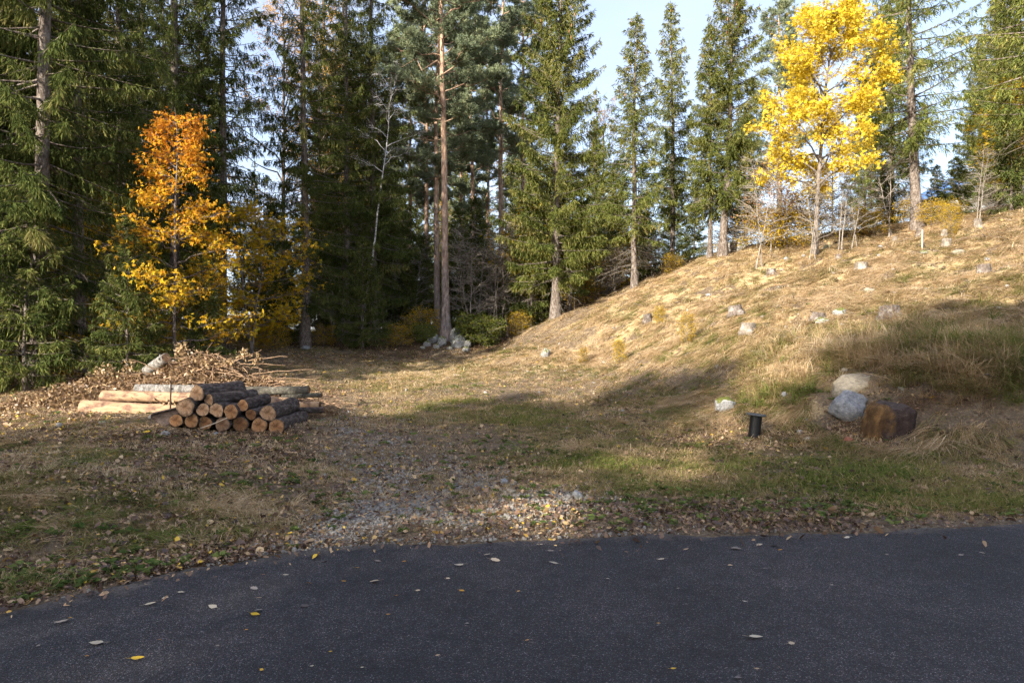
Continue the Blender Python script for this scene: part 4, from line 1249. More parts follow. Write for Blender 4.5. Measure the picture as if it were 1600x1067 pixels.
# iron bar, bark slab, stick
st = MB(); st.tube([(0, 0, -.1), (.004, 0, .2), (.012, 0, .46)], [.014, .013, .012], 8, cap=True)
o = st.build('iron_stake', M['rust'], None, True); o.location = (PX(266, 10.9), 10.9, PZ(645, 10.9)); tag(o, 'thin rusty stake standing upright left of the sawn log ends', 'stake')
sl = MB()
ang = np.linspace(-1.25, 1.25, 9); zz = np.linspace(0, .62, 8)
outer = np.array([[(.15 * math.sin(a_) * (1 - .35 * q), .13 * math.cos(a_) * (1 - .3 * q), q * .62 + .05 * math.sin(a_ * 3)) for a_ in ang] for q in np.linspace(0, 1, 8)])
inner = outer * np.array([.86, .80, 1.0])
n9 = 9
i = (np.arange(7)[:, None] * n9 + np.arange(8)[None]).ravel()
q4 = np.stack([i, i + 1, i + n9 + 1, i + n9], -1)
sl.add(outer.reshape(-1, 3), q4); sl.add(inner.reshape(-1, 3), q4[:, ::-1])
for e in (0, 8):
    ve = np.concatenate([outer[:, e], inner[:, e]]); sl.add(ve, [(k_, k_ + 1, k_ + 9, k_ + 8) for k_ in range(7)])
for e in (0, 7):
    ve = np.concatenate([outer[e], inner[e]]); sl.add(ve, [(k_, k_ + 1, k_ + 10, k_ + 9) for k_ in range(8)])
o = sl.build('bark_slab', M['rot_dark'], None); o.location = (PX(237, 10.5), 10.5, PZ(660, 10.5)); o.rotation_euler = (R(15), R(72), R(12)); tag(o, 'curved dark slab of bark leaning at the left of the sawn logs', 'bark')
sk = MB(); sk.tube([(0, 0, 0), (.2, .02, .07), (.38, .05, .15)], [.007, .008, .006], 6, cap=True)
o = sk.build('bare_stick', M['stake'], None); o.location = (PX(313, 10.2), 10.2, PZ(669, 10.2)); tag(o, 'thin pale stick leaning across the bottom log ends', 'stick')


def rock_mesh(seed, flat=.7, facets=9, sub=4, rough=.06):
    import bmesh
    r = np.random.default_rng(seed)
    bm = bmesh.new()
    bmesh.ops.create_icosphere(bm, subdivisions=sub, radius=1)
    v = np.array([x.co[:] for x in bm.verts])
    f = np.array([[x.index for x in p.verts] for p in bm.faces])
    bm.free()
    d = v.copy()
    rad = np.full(len(v), 1.)
    for k in range(facets):          # planes cut the ball into a blocky boulder
        n_ = norm(r.normal(size=3) * np.array([1, 1, .8])); h = r.uniform(.62, .92)
        c = d @ n_
        rad = np.minimum(rad, np.where(c > .05, h / np.maximum(c, .05), 9))
    rad = rad * (1 + rough * fbm(d[:, 0] * 2.2 + seed, d[:, 1] * 2.2 + d[:, 2] * 1.7, seed, 4))
    v = d * rad[:, None]
    v[:, 2] *= flat
    m = MB(); m.add(v, f)
    return m


def rock(u, y, w_px, h_px, mat, label, seed, cat='stone', name='stone', sink=.25, flat=None, z=None, depth=.8, group=None, rz=0):
    """a boulder w_px wide and h_px tall in the photograph, standing at distance y"""
    x, y, g = spot(u, y)
    if y > 13: w_px *= .85; h_px *= .72
    W = w_px * y / F; H = h_px * y / F
    m = rock_mesh(seed, 1.0, 13, 4, .13)
    vv = np.concatenate(m.v)
    ex = vv.max(0) - vv.min(0)
    o = m.build(name, M[mat], None, True)
    Hf = H / (1 - sink)
    sc_ = (W / ex[0], W * depth / ex[1], Hf / ex[2])
    o.scale = sc_
    o.rotation_euler = (0, 0, rz)
    o.location = (x, y, (g if z is None else z) + H - vv[:, 2].max() * sc_[2])
    return tag(o, label, cat, group)


rock(1325, 10.45, 62, 34, 'rock_white', 'smooth whitish boulder leaning against the brown stump block', 33, 'boulder', 'boulder', .35, z=PZ(643, 10.45))
rock(1341, 10.95, 78, 42, 'rock_tan', 'angular tan boulder behind the whitish one in the bank', 34, 'boulder', 'boulder', .3, depth=.6, z=PZ(625, 10.95))
rock(1131, 12.0, 33, 23, 'rock_moss', 'small pale stone with a patch of moss left of the black pipe', 5, sink=.3)
rock(853, 21, 18, 20, 'rock_lichen', 'upright whitish stone at the foot of the slope beyond the shade', 6, sink=.25)
rock(1283, 15.0, 30, 15, 'rock_lichen', 'long white stone beside the lichened stump on the slope', 7, sink=.3)
rock(1312, 15.2, 25, 18, 'rock_moss', 'white stone with mossy edge in the middle of the slope', 9, sink=.3)
rock(1151, 27, 42, 26, 'rock_lichen', 'large pale boulder behind the cone-laden spruce on the crest', 10, 'boulder', 'boulder', .2)
rock(1291, 23, 17, 10, 'rock_lichen', 'pale stone just right of the yellow maple trunk', 11)
rock(1229, 22.5, 11, 9, 'rock_white', 'small white stone left of the yellow maple trunk', 12)
rock(1256, 22, 9, 6, 'rock_white', 'tiny white stone touching the base of the yellow maple', 13)
rock(1377, 21.5, 12, 7, 'rock_white', 'flat white stone between the pale stump and thick pale trunk', 14)
rock(1373, 19.8, 6, 5, 'rock_white', 'tiny white stone above the pale rooted stump', 15)
rock(1358, 16.8, 22, 8, 'rock_tan', 'flat grey stone sunk in the straw grass above the dark stump', 16, sink=.5)
rock(1500, 18.2, 26, 7, 'rock_tan', 'flat grey stone half sunk near the right of the slope', 17, sink=.5)
rock(1543, 17, 10, 7, 'rock_white', 'small pale stone above the dark shaded stump', 18)
rock(966, 18.8, 18, 11, 'rock_tan', 'grey stone with a yellow sprig low on the slope', 19)
rock(944, 19.5, 10, 7, 'rock_lichen', 'small pale stone at the bottom of the slope', 20)
rock(477, 25.6, 17, 9, 'rock_white', 'white stone at the foot of the wide drooping spruce', 21)
rock(1107, 21.5, 10, 6, 'rock_white', 'small white stone in the grass below the crest spruces', 22)
rock(1125, 20.8, 14, 6, 'rock_lichen', 'pale flat stone below the crest spruces', 23)
rock(159, 10.6, 11, 6, 'rock_lichen', 'flat pale stone in the leaves left of the log pile', 24, sink=.4)
rock(338, 10.0, 9, 6, 'rock_white', 'small white stone in front of the dark log end', 25, sink=.3)
rock(1226, 11.6, 9, 7, 'rock_white', 'small white stone among leaves above the black pipe', 26, sink=.3)
rock(1262, 10.0, 10, 8, 'rock_tan', 'small stone in the leaves right of the black pipe', 27, sink=.3)
rock(787, 7.5, 13, 10, 'rock_white', 'rounded blue-grey pebble on the gravel in the middle', 28, sink=.2)
rock(798, 7.1, 15, 8, 'rock_tan', 'tan flat stone on the gravel in the middle', 29, sink=.3)
rock(902, 7.0, 17, 12, 'rock_white', 'grey stone at the right of the gravel patch', 30, sink=.3)
rock(1213, 17.2, 13, 6, 'rock_tan', 'low grey stone in the straw above the lichened stump', 41, sink=.4)
rock(1445, 19, 14, 6, 'rock_moss', 'mossy flat stone right of the pale rooted stump', 42, sink=.5)
HEAP = [(668, 27.2, 18, 14, 'rock_lichen', 'leftmost lichened stone of the heap below the tall pine'), (682, 26.8, 15, 12, 'rock_white', 'small pale stone low on the left of the boulder heap'), (690, 27.2, 20, 24, 'rock_lichen', 'sloping pale slab on the left of the boulder heap'), (716, 27.0, 30, 34, 'rock_lichen', 'largest pale boulder of the heap below the tall pine'),
        (703, 26.6, 14, 10, 'rock_white', 'low white stone in front of the largest heap boulder'), (731, 26.8, 16, 20, 'rock_white', 'whitish stone at the right end of the boulder heap'), (728, 26.3, 15, 12, 'rock_white', 'front right white stone of the boulder heap'), (660, 26.8, 12, 8, 'rock_moss', 'small stone at the far left of the boulder heap'), (710, 27.6, 26, 40, 'rock_white', 'bluish white boulder topping the heap'), (675, 27.7, 30, 28, 'rock_moss', 'mossy boulder behind the left of the heap')]
for k, (u, y, w, h, m_, l) in enumerate(HEAP):
    rock(u, y, w * .9, h * .85, 'rock_moss' if k % 3 == 0 else 'rock_lichen', l, 50 + k, 'boulder' if w > 19 else 'stone', 'boulder' if w > 19 else 'stone', .25, group='stones of the heap below the tall pine')


def stump(u, y, w_px, h_px, mat, label, seed, roots=5, tilt=0, z_off=0.0):
    x, y, g = spot(u, y)
    r = np.random.default_rng(seed)
    r0 = w_px * y / F / 2 * .78; H = h_px * y / F * .85
    root = empty('tree_stump', (x, y, g + z_off))
    root.rotation_euler = (r.normal(0, .05), tilt, r.uniform(0, 6))
    s = 22; n = 9
    a = np.arange(s) / s * 2 * math.pi
    t = np.linspace(-.35, 1, n)
    fl = 1 + .38 * np.exp(-np.maximum(t, 0) * 3.2)
    lob = 1 + (.16 * np.exp(-np.maximum(t, 0) * 2))[:, None] * np.cos(roots * a + r.uniform(0, 6))[None] + .07 * fbm(np.cos(a) * 2 + seed, np.sin(a) * 2, seed, 3)[None]
    rr = r0 * fl[:, None] * lob
    zt = t[:, None] * H + (t[:, None] > .95) * (.10 * H * vnoise(np.cos(a) * 2.4 + seed, np.sin(a) * 2.4, seed + 5))[None]
    v = np.stack([np.cos(a)[None] * rr, np.sin(a)[None] * rr, zt], -1)
    m = MB()
    i = np.arange(n - 1)[:, None] * s; j = np.arange(s)[None]; k = (j + 1) % s
    m.add(v.reshape(-1, 3), np.stack([i + j, i + k, i + s + k, i + s + j], -1).reshape(-1, 4))
    m.build('bark', M[mat], root, True)
    c = MB()
    rim = v[-1]; mid = rim * np.array([.5, .5, 1]) - np.array([0, 0, .03 * H]); ctr = np.array([[0, 0, H * .96]])
    c.add(np.vstack([rim, mid, ctr]), [(q, (q + 1) % s, s + (q + 1) % s, s + q) for q in range(s)])
    c.add(np.vstack([mid, ctr]), [(q, (q + 1) % s, s) for q in range(s)])
    c.build('cut_face', M['stump_top'], root)
    return tag(root, label, 'stump', 'stumps on the cleared slope')


stump(1390, 14.0, 35, 24, 'stump_grey', 'large dark grey stump at the edge of the shade on the slope', 1)
stump(1169, 16.0, 27, 17, 'stump_pale', 'lichen-white stump just above the shade line', 2)
stump(1278, 15.3, 24, 14, 'stump_grey', 'low grey stump beside the long white stone', 3)
stump(1345, 19.0, 22, 16, 'stump_pale', 'pale stump with spread roots below the yellow maple', 4, roots=4)
stump(1436, 22.0, 12, 15, 'stump_grey', 'small grey stump below the thick pale trunk', 5)
stump(1475, 21.0, 10, 13, 'stump_pale', 'small pale stump beside mossy grass, upper slope', 6)
stump(1479, 19.3, 17, 15, 'stump_pale', 'pale stump below the small mossy one on the upper slope', 7)
stump(1528, 21.0, 12, 17, 'stump_pale', 'weathered stump under brush at the right of the crest', 8)
stump(1538, 16.2, 22, 17, 'stump_grey', 'dark stump in the shaded patch at the right of the slope', 9)
stump(1012, 21.0, 15, 14, 'stump_grey', 'small grey stump with a yellow-green sprig, left of the slope', 10)
stump(1205, 21.8, 16, 9, 'stump_grey', 'low dark stump left of the yellow maple', 11)
stump(1398, 22.5, 8, 9, 'stump_pale', 'tiny white stump among bare saplings on the crest', 12)
stump(1310, 21.0, 10, 8, 'stump_grey', 'tiny stump right of the yellow maple trunk', 13)
stump(1150, 17.8, 26, 15, 'stump_grey', 'rotten uprooted stump clump in the straw left of the slope', 14, roots=7, tilt=.25)
# marker stake on the slope
x, y, z = spot(1441, 19.6)
pm = MB(); pm.tube([(0, 0, -.2), (0, 0, .3), (.01, 0, .56)], [.024, .024, .023], 4, cap=True)
o = pm.build('wooden_stake', M['stake'], None); o.location = (x, y, z); tag(o, 'thin pale wooden stake standing upright on the slope', 'stake')
# rotting trunk block
x, y, z = spot(1384, 9.75)
root = empty('trunk_block', (x, y, z)); root.rotation_euler = (R(12), R(10), R(-20))
s = 34; n = 14; a = np.arange(s) / s * 2 * math.pi; t = np.linspace(-.3, 1, n)
rr = .25 * (1 + .06 * np.cos(2 * a + .6) + .05 * np.cos(3 * a + 1.) + .13 * fbm(np.cos(a) * 2.2, np.sin(a) * 2.2, 77, 3))[None] * (1.08 - .1 * np.clip(t, 0, 1) - .3 * np.clip((t - .8) / .2, 0, 1) ** 2.5)[:, None] * (1 + .06 * fbm(a[None] * 4, t[:, None] * 6, 78, 3))
v = np.stack([np.cos(a)[None] * rr * 1.12, np.sin(a)[None] * rr, t[:, None] * .41 + .03 * vnoise(np.cos(a) * 2, np.sin(a) * 2, 7)[None] * np.clip(t, 0, 1)[:, None]], -1)
m = MB()
i = np.arange(n - 1)[:, None] * s; j = np.arange(s)[None]; k = (j + 1) % s
m.add(v.reshape(-1, 3), np.stack([i + j, i + k, i + s + k, i + s + j], -1).reshape(-1, 4))


def rotten(nt, o_, w):
    face = ramp(nt, noise(nt, stretch(nt, o_, (1, 1, .4)), 9, 7, .72), [(0.3, (0.04, 0.024, 0.016)), (0.5, (0.13, 0.075, 0.035)), (0.7, (0.30, 0.17, 0.07))])
    bark_ = ramp(nt, noise(nt, o_, 13, 6, .7), [(0.3, (0.025, 0.017, 0.015)), (0.55, (0.075, 0.052, 0.045)), (0.75, (0.17, 0.135, 0.115))])
    sep = nt.nodes.new('ShaderNodeSeparateXYZ'); nt.links.new(o_, sep.inputs[0])
    f_ = math_n(nt, 'ADD', math_n(nt, 'MULTIPLY', sep.outputs[0], -1.6), math_n(nt, 'MULTIPLY', noise(nt, o_, 5, 5, .65), 1.1))
    return mixc(nt, ramp(nt, f_, [(0.48, (0, 0, 0)), (0.62, (1, 1, 1))]), bark_, face)


m.build('bark', solid('rotting_trunk', rotten, .95, lambda nt, o_, w: noise(nt, stretch(nt, o_, (1, 1, .3)), 26, 7, .7), .03, .1), root, True)
m = MB(); ring2 = v[-1] * [.55, .55, 1] + np.array([0, 0, -.012]); ctr = np.array([[0, 0, v[-1][:, 2].mean() - .02]])
m.add(np.vstack([v[-1], ring2]), [(q, (q + 1) % s, s + (q + 1) % s, s + q) for q in range(s)])
m.add(np.vstack([ring2, ctr]), [(q, (q + 1) % s, s) for q in range(s)])
m.build('cut_face', M['rot_dark'], root)
tag(root, 'rotting reddish-brown block of tree trunk at the foot of the bank', 'trunk block')
# black pipe with lid
x, y, z = spot(1178, 10.4)
root = empty('standpipe', (x, y, z)); root.rotation_euler = (R(3), R(5), .4)
pm = MB(); s = 28
pm.tube([(0, 0, -.15), (0, 0, 0), (0, 0, .18), (0, 0, .34)], .088, s)
for q in (.04, .10):
    pm.tube([(0, 0, q), (0, 0, q + .008), (0, 0, q + .016)], [.088, .0905, .088], s)
pm.build('pipe', M['black_plastic'], root, True)
lm = MB()
prof_ = [(.0, .338), (.135, .338), (.147, .343), (.149, .353), (.143, .362), (.09, .366), (.085, .358), (.0, .358)]
a = np.arange(s) / s * 2 * math.pi
v = np.array([[(r_ * math.cos(q), r_ * math.sin(q), z_) for q in a] for r_, z_ in prof_])
i = np.arange(len(prof_) - 1)[:, None] * s; j = np.arange(s)[None]; k = (j + 1) % s
lm.add(v.reshape(-1, 3), np.stack([i + j, i + k, i + s + k, i + s + j], -1).reshape(-1, 4))
lm.build('flange', M['grey_lid'], root)
tag(root, 'short black plastic standpipe with a grey flange lid', 'pipe')
# brick fragment, blue-white litter
o = rock(1325, 9.75, 17, 7, 'brick_red', 'small reddish brick fragment left of the brown stump block', 61, 'brick', 'brick_fragment', .25)

# ---------------------------------------------------------------- brush heap
bh = empty('brush_heap', (PX(290, 13.2), 13.2, gz(PX(290, 13.2), 13.2)))
ox, oy, oz = bh.location
r = np.random.default_rng(99)


def heap_h(x, y):
    """height of the heap above the ground, in world coordinates"""
    u = (x - PX(320, 13.2)); w = y - 13.2
    h1 = .95 * np.exp(-((u / 1.25) ** 2 + (w / .9) ** 2))
    h2 = .55 * np.exp(-(((x - PX(210, 13.2)) / 1.6) ** 2 + ((y - 13.3) / .8) ** 2))
    h3 = .3 * np.exp(-(((x - PX(120, 13)) / 1.0) ** 2 + ((y - 13.1) / .7) ** 2))
    h4 = .6 * np.exp(-(((x - PX(410, 13.2)) / .9) ** 2 + ((y - 13.1) / .8) ** 2))
    return np.maximum.reduce([h1, h2, h3, h4])


hx = np.linspace(-10.8, -2.6, 70); hy = np.linspace(11.9, 15.0, 30)
HX, HY = np.meshgrid(hx, hy); HX = HX.ravel(); HY = HY.ravel()
hz = terrain(HX, HY) - .07 + heap_h(HX, HY) * (.82 + .1 * fbm(HX * 3, HY * 3, 55, 2))
cm = MB(); i = (np.arange(29)[:, None] * 70 + np.arange(69)[None]).ravel()
cm.add(np.c_[HX - ox, HY - oy, hz - oz], np.stack([i, i + 1, i + 71, i + 70], -1))
core_m = solid('packed_leaf_debris', lambda nt, o_, w: ramp(nt, noise(nt, w, 22, 5, .7), [(.3, (0.05, 0.034, 0.022)), (.7, (0.2, 0.13, 0.075))]), .95)
cm.build('packed_core', core_m, bh, True)
tw = MB()
for q in range(800):
    x = r.normal(PX(330, 13.2), 1.15); y = r.normal(13.1, .45)
    z = gz(x, y) if q % 13 == 0 else None
    h = float(heap_h(np.array([x]), np.array([y]))[0])
    if z is None: z = oz
    L_ = r.uniform(.4, 1.5); a = r.uniform(0, 3.14)
    d = np.array([math.cos(a), math.sin(a) * .6, r.normal(.05, .22)])
    p0 = np.array([x, y, oz + h * r.uniform(.6, 1.02)])
    tt = np.linspace(-.5, .5, 5)[:, None]
    P = p0 + d * L_ * tt + r.normal(0, .03, (5, 3)) + UP * (-.25 * L_ * tt * tt)
    tw.tube(P - [ox, oy, oz], np.linspace(r.uniform(.006, .014), .003, 5), 3, tint=r.random())
for (u, v_, du, dv) in [(300, 560, -38, -2), (290, 556, -20, -10), (305, 552, -18, 8), (372, 563, 38, -18), (390, 568, 55, 2), (430, 580, 60, -6), (440, 592, 60, 0), (410, 560, 40, -4), (330, 556, -30, -12), (240, 575, -40, -14)]:
    p0 = np.array([PX(u, 13), 13., PZ(v_, 13)]); p1 = np.array([PX(u + du, 12.9), 12.9, PZ(v_ + dv, 12.9)])
    P = p0 + (p1 - p0) * np.linspace(-.6, 1, 6)[:, None] + r.normal(0, .015, (6, 3))
    tw.tube(P - [ox, oy, oz], np.linspace(.011, .004, 6), 4, tint=.8)
o = tw.build('twigs', bark_mat('brush_twig', [(0.3, (0.13, 0.075, 0.045)), (0.7, (0.42, 0.28, 0.17))], (1, 1, 1), 7, .002), bh); o['kind'] = 'stuff'
lv = MB()
N = 19000
x = np.concatenate([r.normal(PX(210, 13.2), 1.9, N // 2), r.normal(PX(330, 13.2), 1.3, N // 2)]); y = r.normal(13.0, .5, len(x))
hh = heap_h(x, y)
keep = hh > .04
x, y, hh = x[keep], y[keep], hh[keep]
zt = terrain(x, y)
p = np.c_[x - ox, y - oy, zt + hh * r.uniform(.78, 1.03, len(x)) - oz + r.exponential(.03, len(x))]
dd = norm(r.normal(0, 1, p.shape) + np.array([0, -.2, -.1]))
dry = foliage('dry_heap_leaf', [(0.0, (0.1, 0.055, 0.028)), (0.5, (0.25, 0.155, 0.08)), (1.0, (0.46, 0.33, 0.17))], .25, spec=.03)
diamonds(lv, p, dd, r.uniform(.05, .10, len(p)), r.uniform(.03, .055, len(p)), .5 + r.normal(0, .25, len(p)), r=r)
for (u, v_) in [(288, 545), (287, 551), (380, 553), (400, 560), (150, 583), (170, 577), (160, 582), (280, 548), (382, 557), (200, 572), (360, 566)]:
    q = 40
    c = np.array([PX(u, 13.0), 13.0, PZ(v_, 13.0)]) - [ox, oy, oz]
    diamonds(lv, c + r.normal(0, .055, (q, 3)), r.normal(0, 1, (q, 3)), .075, .042, .75 + r.normal(0, .15, q), r=r)
o = lv.build('dry_leaves', dry, bh); o['kind'] = 'stuff'
tag(bh, 'heap of cut brush and dry brown leaves behind the log pile', 'brush heap')

# ---------------------------------------------------------------- house glimpsed on the right
hx0, hy0 = (1585 - 800) / F * 44, 44
hz0 = gz(hx0, hy0)
hs = empty('house', (hx0, hy0, hz0), R(12))


def box(mb, x0, x1, y0, y1, z0, z1):
    v = [(x0, y0, z0), (x1, y0, z0), (x1, y1, z0), (x0, y1, z0), (x0, y0, z1), (x1, y0, z1), (x1, y1, z1), (x0, y1, z1)]
    mb.add(v, [(0, 3, 2, 1), (4, 5, 6, 7), (0, 1, 5, 4), (1, 2, 6, 5), (2, 3, 7, 6), (3, 0, 4, 7)])


m = MB(); box(m, -2.2, 6, 0, 6, -.5, 2.3); m.add([(-2.2, 0, 2.3), (6, 0, 2.3), (1.9, 0, 4.2), (-2.2, 6, 2.3), (6, 6, 2.3), (1.9, 6, 4.2)], [(0, 1, 2), (4, 3, 5)]); m.build('wall', M['wall_white'], hs)
m = MB()
m.add([(-2.9, -.5, 1.98), (1.9, -.5, 4.25), (1.9, 6.5, 4.25), (-2.9, 6.5, 1.98), (-2.9, -.5, 2.1), (1.9, -.5, 4.4), (1.9, 6.5, 4.4), (-2.9, 6.5, 2.1)], [(0, 3, 2, 1), (4, 5, 6, 7), (0, 1, 5, 4), (2, 3, 7, 6), (3, 0, 4, 7)])
m.add([(6.7, -.5, 1.98), (1.9, -.5, 4.25), (1.9, 6.5, 4.25), (6.7, 6.5, 1.98), (6.7, -.5, 2.1), (1.9, -.5, 4.4), (1.9, 6.5, 4.4), (6.7, 6.5, 2.1)], [(1, 2, 3, 0), (7, 6, 5, 4), (4, 5, 1, 0), (6, 7, 3, 2), (7, 4, 0, 3)])
m.build('roof', M['roof_blue'], hs)
m = MB(); box(m, .2, 1.4, -.03, .05, .7, 1.9); wnd = m.build('window', M['wall_white'], hs)
m = MB(); box(m, .28, 1.32, -.045, -.032, .78, 1.82); m.build('pane', M['glass'], wnd)
tag(hs, 'white house with a blue roof glimpsed behind the conifers on the right', 'house')

# ================================================================ ground cover
PROTOS = bpy.data.collections.new('ground_cover_sources')     # not linked to the scene: only scattered copies show


def proto_coll(name, meshes):
    c = bpy.data.collections.new(name)
    for k, m_ in enumerate(meshes):
        o_ = bpy.data.objects.new(f'{name}_{k:02d}', m_)
        c.objects.link(o_)
    return c


def scatter(name, pts, rot, scl, idx, tint, coll, label, cat):
    me = bpy.data.meshes.new(name)
    n = len(pts)
    me.vertices.add(n); me.vertices.foreach_set('co', pts.astype(np.float32).ravel())
    for nm, typ, arr, key in (('rot', 'FLOAT_VECTOR', rot, 'vector'), ('scl', 'FLOAT', scl, 'value'), ('idx', 'INT', idx, 'value'), ('tint', 'FLOAT', tint, 'value')):
        a_ = me.attributes.new(nm, typ, 'POINT')
        a_.data.foreach_set(key, np.ascontiguousarray(arr, np.int32 if typ == 'INT' else np.float32).ravel())
    o_ = link(name, me)
    g = bpy.data.node_groups.new(name + '_scatter', 'GeometryNodeTree')
    g.interface.new_socket('Geometry', in_out='INPUT', socket_type='NodeSocketGeometry')
    g.interface.new_socket('Geometry', in_out='OUTPUT', socket_type='NodeSocketGeometry')
    gi = g.nodes.new('NodeGroupInput'); go = g.nodes.new('NodeGroupOutput')
    ci = g.nodes.new('GeometryNodeCollectionInfo')
    ci.inputs['Collection'].default_value = coll
    ci.inputs['Separate Children'].default_value = True
    ci.inputs['Reset Children'].default_value = True
    ip = g.nodes.new('GeometryNodeInstanceOnPoints')
    ip.inputs['Pick Instance'].default_value = True

    def na(nm, dt):
        x_ = g.nodes.new('GeometryNodeInputNamedAttribute'); x_.data_type = dt; x_.inputs['Name'].default_value = nm
        return x_.outputs['Attribute']
    e2r = g.nodes.new('FunctionNodeEulerToRotation')
    g.links.new(na('rot', 'FLOAT_VECTOR'), e2r.inputs[0])
    g.links.new(gi.outputs[0], ip.inputs['Points'])
    g.links.new(ci.outputs[0], ip.inputs['Instance'])
    g.links.new(na('idx', 'INT'), ip.inputs['Instance Index'])
    g.links.new(e2r.outputs[0], ip.inputs['Rotation'])
    g.links.new(na('scl', 'FLOAT'), ip.inputs['Scale'])
    g.links.new(ip.outputs[0], go.inputs[0])
    md = o_.modifiers.new('scatter', 'NODES'); md.node_group = g
    tag(o_, label, cat, kind='stuff')
    return o_


def blade_mesh(name, n, h, spread, lean, wd, seed, drift=0.0, mat='grass', curl=.5):
    """a tuft of grass blades bending over; drift leans all of them towards local +x"""
    r = np.random.default_rng(seed)
    mb = MB()
    for k in range(n):
        p0 = np.array([r.normal(0, spread), r.normal(0, spread), -.012])
        a = r.uniform(0, 6.28)
        d = np.array([math.cos(a), math.sin(a), 0]) * lean * r.uniform(.3, 1.3) + np.array([drift * r.uniform(.6, 1.2), r.normal(0, .18) * (drift > 0), 0])
        hh_ = h * r.uniform(.5, 1.2)
        s = np.array([0, .4, .75, 1.])
        bend = d[None] * (s ** 1.5)[:, None] * hh_
        up_ = (s - curl * min(.95, np.linalg.norm(d)) * s * s)[:, None] * UP * hh_ / (1 + .4 * np.linalg.norm(d))
        P = p0 + bend + up_
        sd_ = norm(np.cross(d + [1e-3, 0, 0], UP) + r.normal(0, .3, 3))
        w = wd * r.uniform(.7, 1.3) * np.array([.8, 1., .7, .0])
        v = np.concatenate([P - sd_ * w[:, None] / 2, P[:3] + sd_ * w[:3, None] / 2])
        mb.add(v, [(0, 4, 5, 1), (1, 5, 6, 2)], tint=.5)
        mb.add(v[[2, 6, 3]], [(0, 1, 2)], tint=.5)
    return mb.mesh(name, M[mat])


def leaf_mesh(name, seed, mat='litter', stem=True, round_=.5):
    r = np.random.default_rng(seed)
    n = 7
    t = np.linspace(0, 1, n)
    w = np.sin(np.pi * t ** (.75)) ** .8 * round_ * .5 * (1 + .1 * r.normal(size=n)); w[0] = w[-1] = .004
    curl = r.uniform(-.25, .3); cup = r.uniform(-.05, .3); tw_ = r.normal(0, .15)
    c = np.stack([t - .5, r.normal(0, .02, n), curl * (t - .5) ** 2 + .02], -1)
    l_ = c + np.stack([np.zeros(n), w, cup * w + tw_ * w], -1)
    r_ = c + np.stack([np.zeros(n), -w, cup * w - tw_ * w], -1)
    mb = MB()
    mb.add(np.concatenate([l_, c, r_]), [(k, k + 1, n + k + 1, n + k) for k in range(n - 1)] + [(n + k, n + k + 1, 2 * n + k + 1, 2 * n + k) for k in range(n - 1)])
    if stem:
        mb.tube(np.stack([c[0], c[0] + [-.2, .03, .0], c[0] + [-.42, .08, .03]]), .012, 3)
    return mb.mesh(name, M[mat])


def weed_mesh(name, seed):
    r = np.random.default_rng(seed)
    mb = MB()
    n = 9
    a = r.uniform(0, 6.28, n)
    d = np.stack([np.cos(a), np.sin(a), r.uniform(.2, .9, n)], -1)
    diamonds(mb, np.tile([0, 0, .005], (n, 1)) + r.normal(0, .015, (n, 3)) * [1, 1, .3], d, r.uniform(.04, .08, n), .03, .5 + 0 * a, r=r, bend=.25)
    return mb.mesh(name, M['weed'])


def stone_mesh(name, seed):
    m_ = rock_mesh(seed, r.uniform(.5, .8), 7, 2, .1)
    return m_.mesh(name, M['gravel'])


C_SHORT = proto_coll('short_grass', [blade_mesh(f'sg{k}', 16, .085, .035, .8, .0045, 100 + k) for k in range(6)])
C_STRAW = proto_coll('lying_straw', [blade_mesh(f'ls{k}', 16, .30, .06, .35, .0085, 120 + k, drift=1.5, curl=.62) for k in range(6)])
C_TUSS = proto_coll('tussock', [blade_mesh(f'tu{k}', 40, .5, .07, .8, .008, 140 + k, drift=.5, curl=.75) for k in range(5)])
C_LEAF = proto_coll('litter_leaf', [leaf_mesh(f'll{k}', 160 + k, stem=k % 2 == 0, round_=.45 + .12 * (k % 3)) for k in range(8)])
C_WEED = proto_coll('weed', [weed_mesh(f'we{k}', 180 + k) for k in range(5)])
C_GRAV = proto_coll('gravel_stone', [stone_mesh(f'gs{k}', 200 + k) for k in range(6)])

r = np.random.default_rng(2024)


def candidates(n, ymin=3.9, ymax=31, power=1.0):
    """random ground points in front of the camera, denser close to it"""
    t = r.random(n)
    y = ymin * (ymax / ymin) ** (t ** power)
    x = r.uniform(-1, 1, n) * (.86 * y + 1.2)
    ro = road_out(x, y)
    z = terrain(x, y, ro)
    return x, y, z, ro, zones(x, y, z, ro)


def slope_dir(x, y):
    e = .3
    gx_ = (tps(x + e, y) - tps(x - e, y)); gy_ = (tps(x, y + e) - tps(x, y - e))
    return np.arctan2(-gy_, -gx_)           # downhill


def clear_of_stones(x, y):
    return (np.hypot((x - 5.25) / .62, (y - 10.45) / .75) > 1) & (np.hypot(x - 5.33, y - 9.6) > .42)


def under_logs(x, y):
    return (x > -8.0) & (x < -2.9) & (y > 10.35) & (y < 12.3) & (x > -5.4 + 0 * x) | ((x > -8.0) & (x < -3.0) & (y > 11.5) & (y < 12.3))


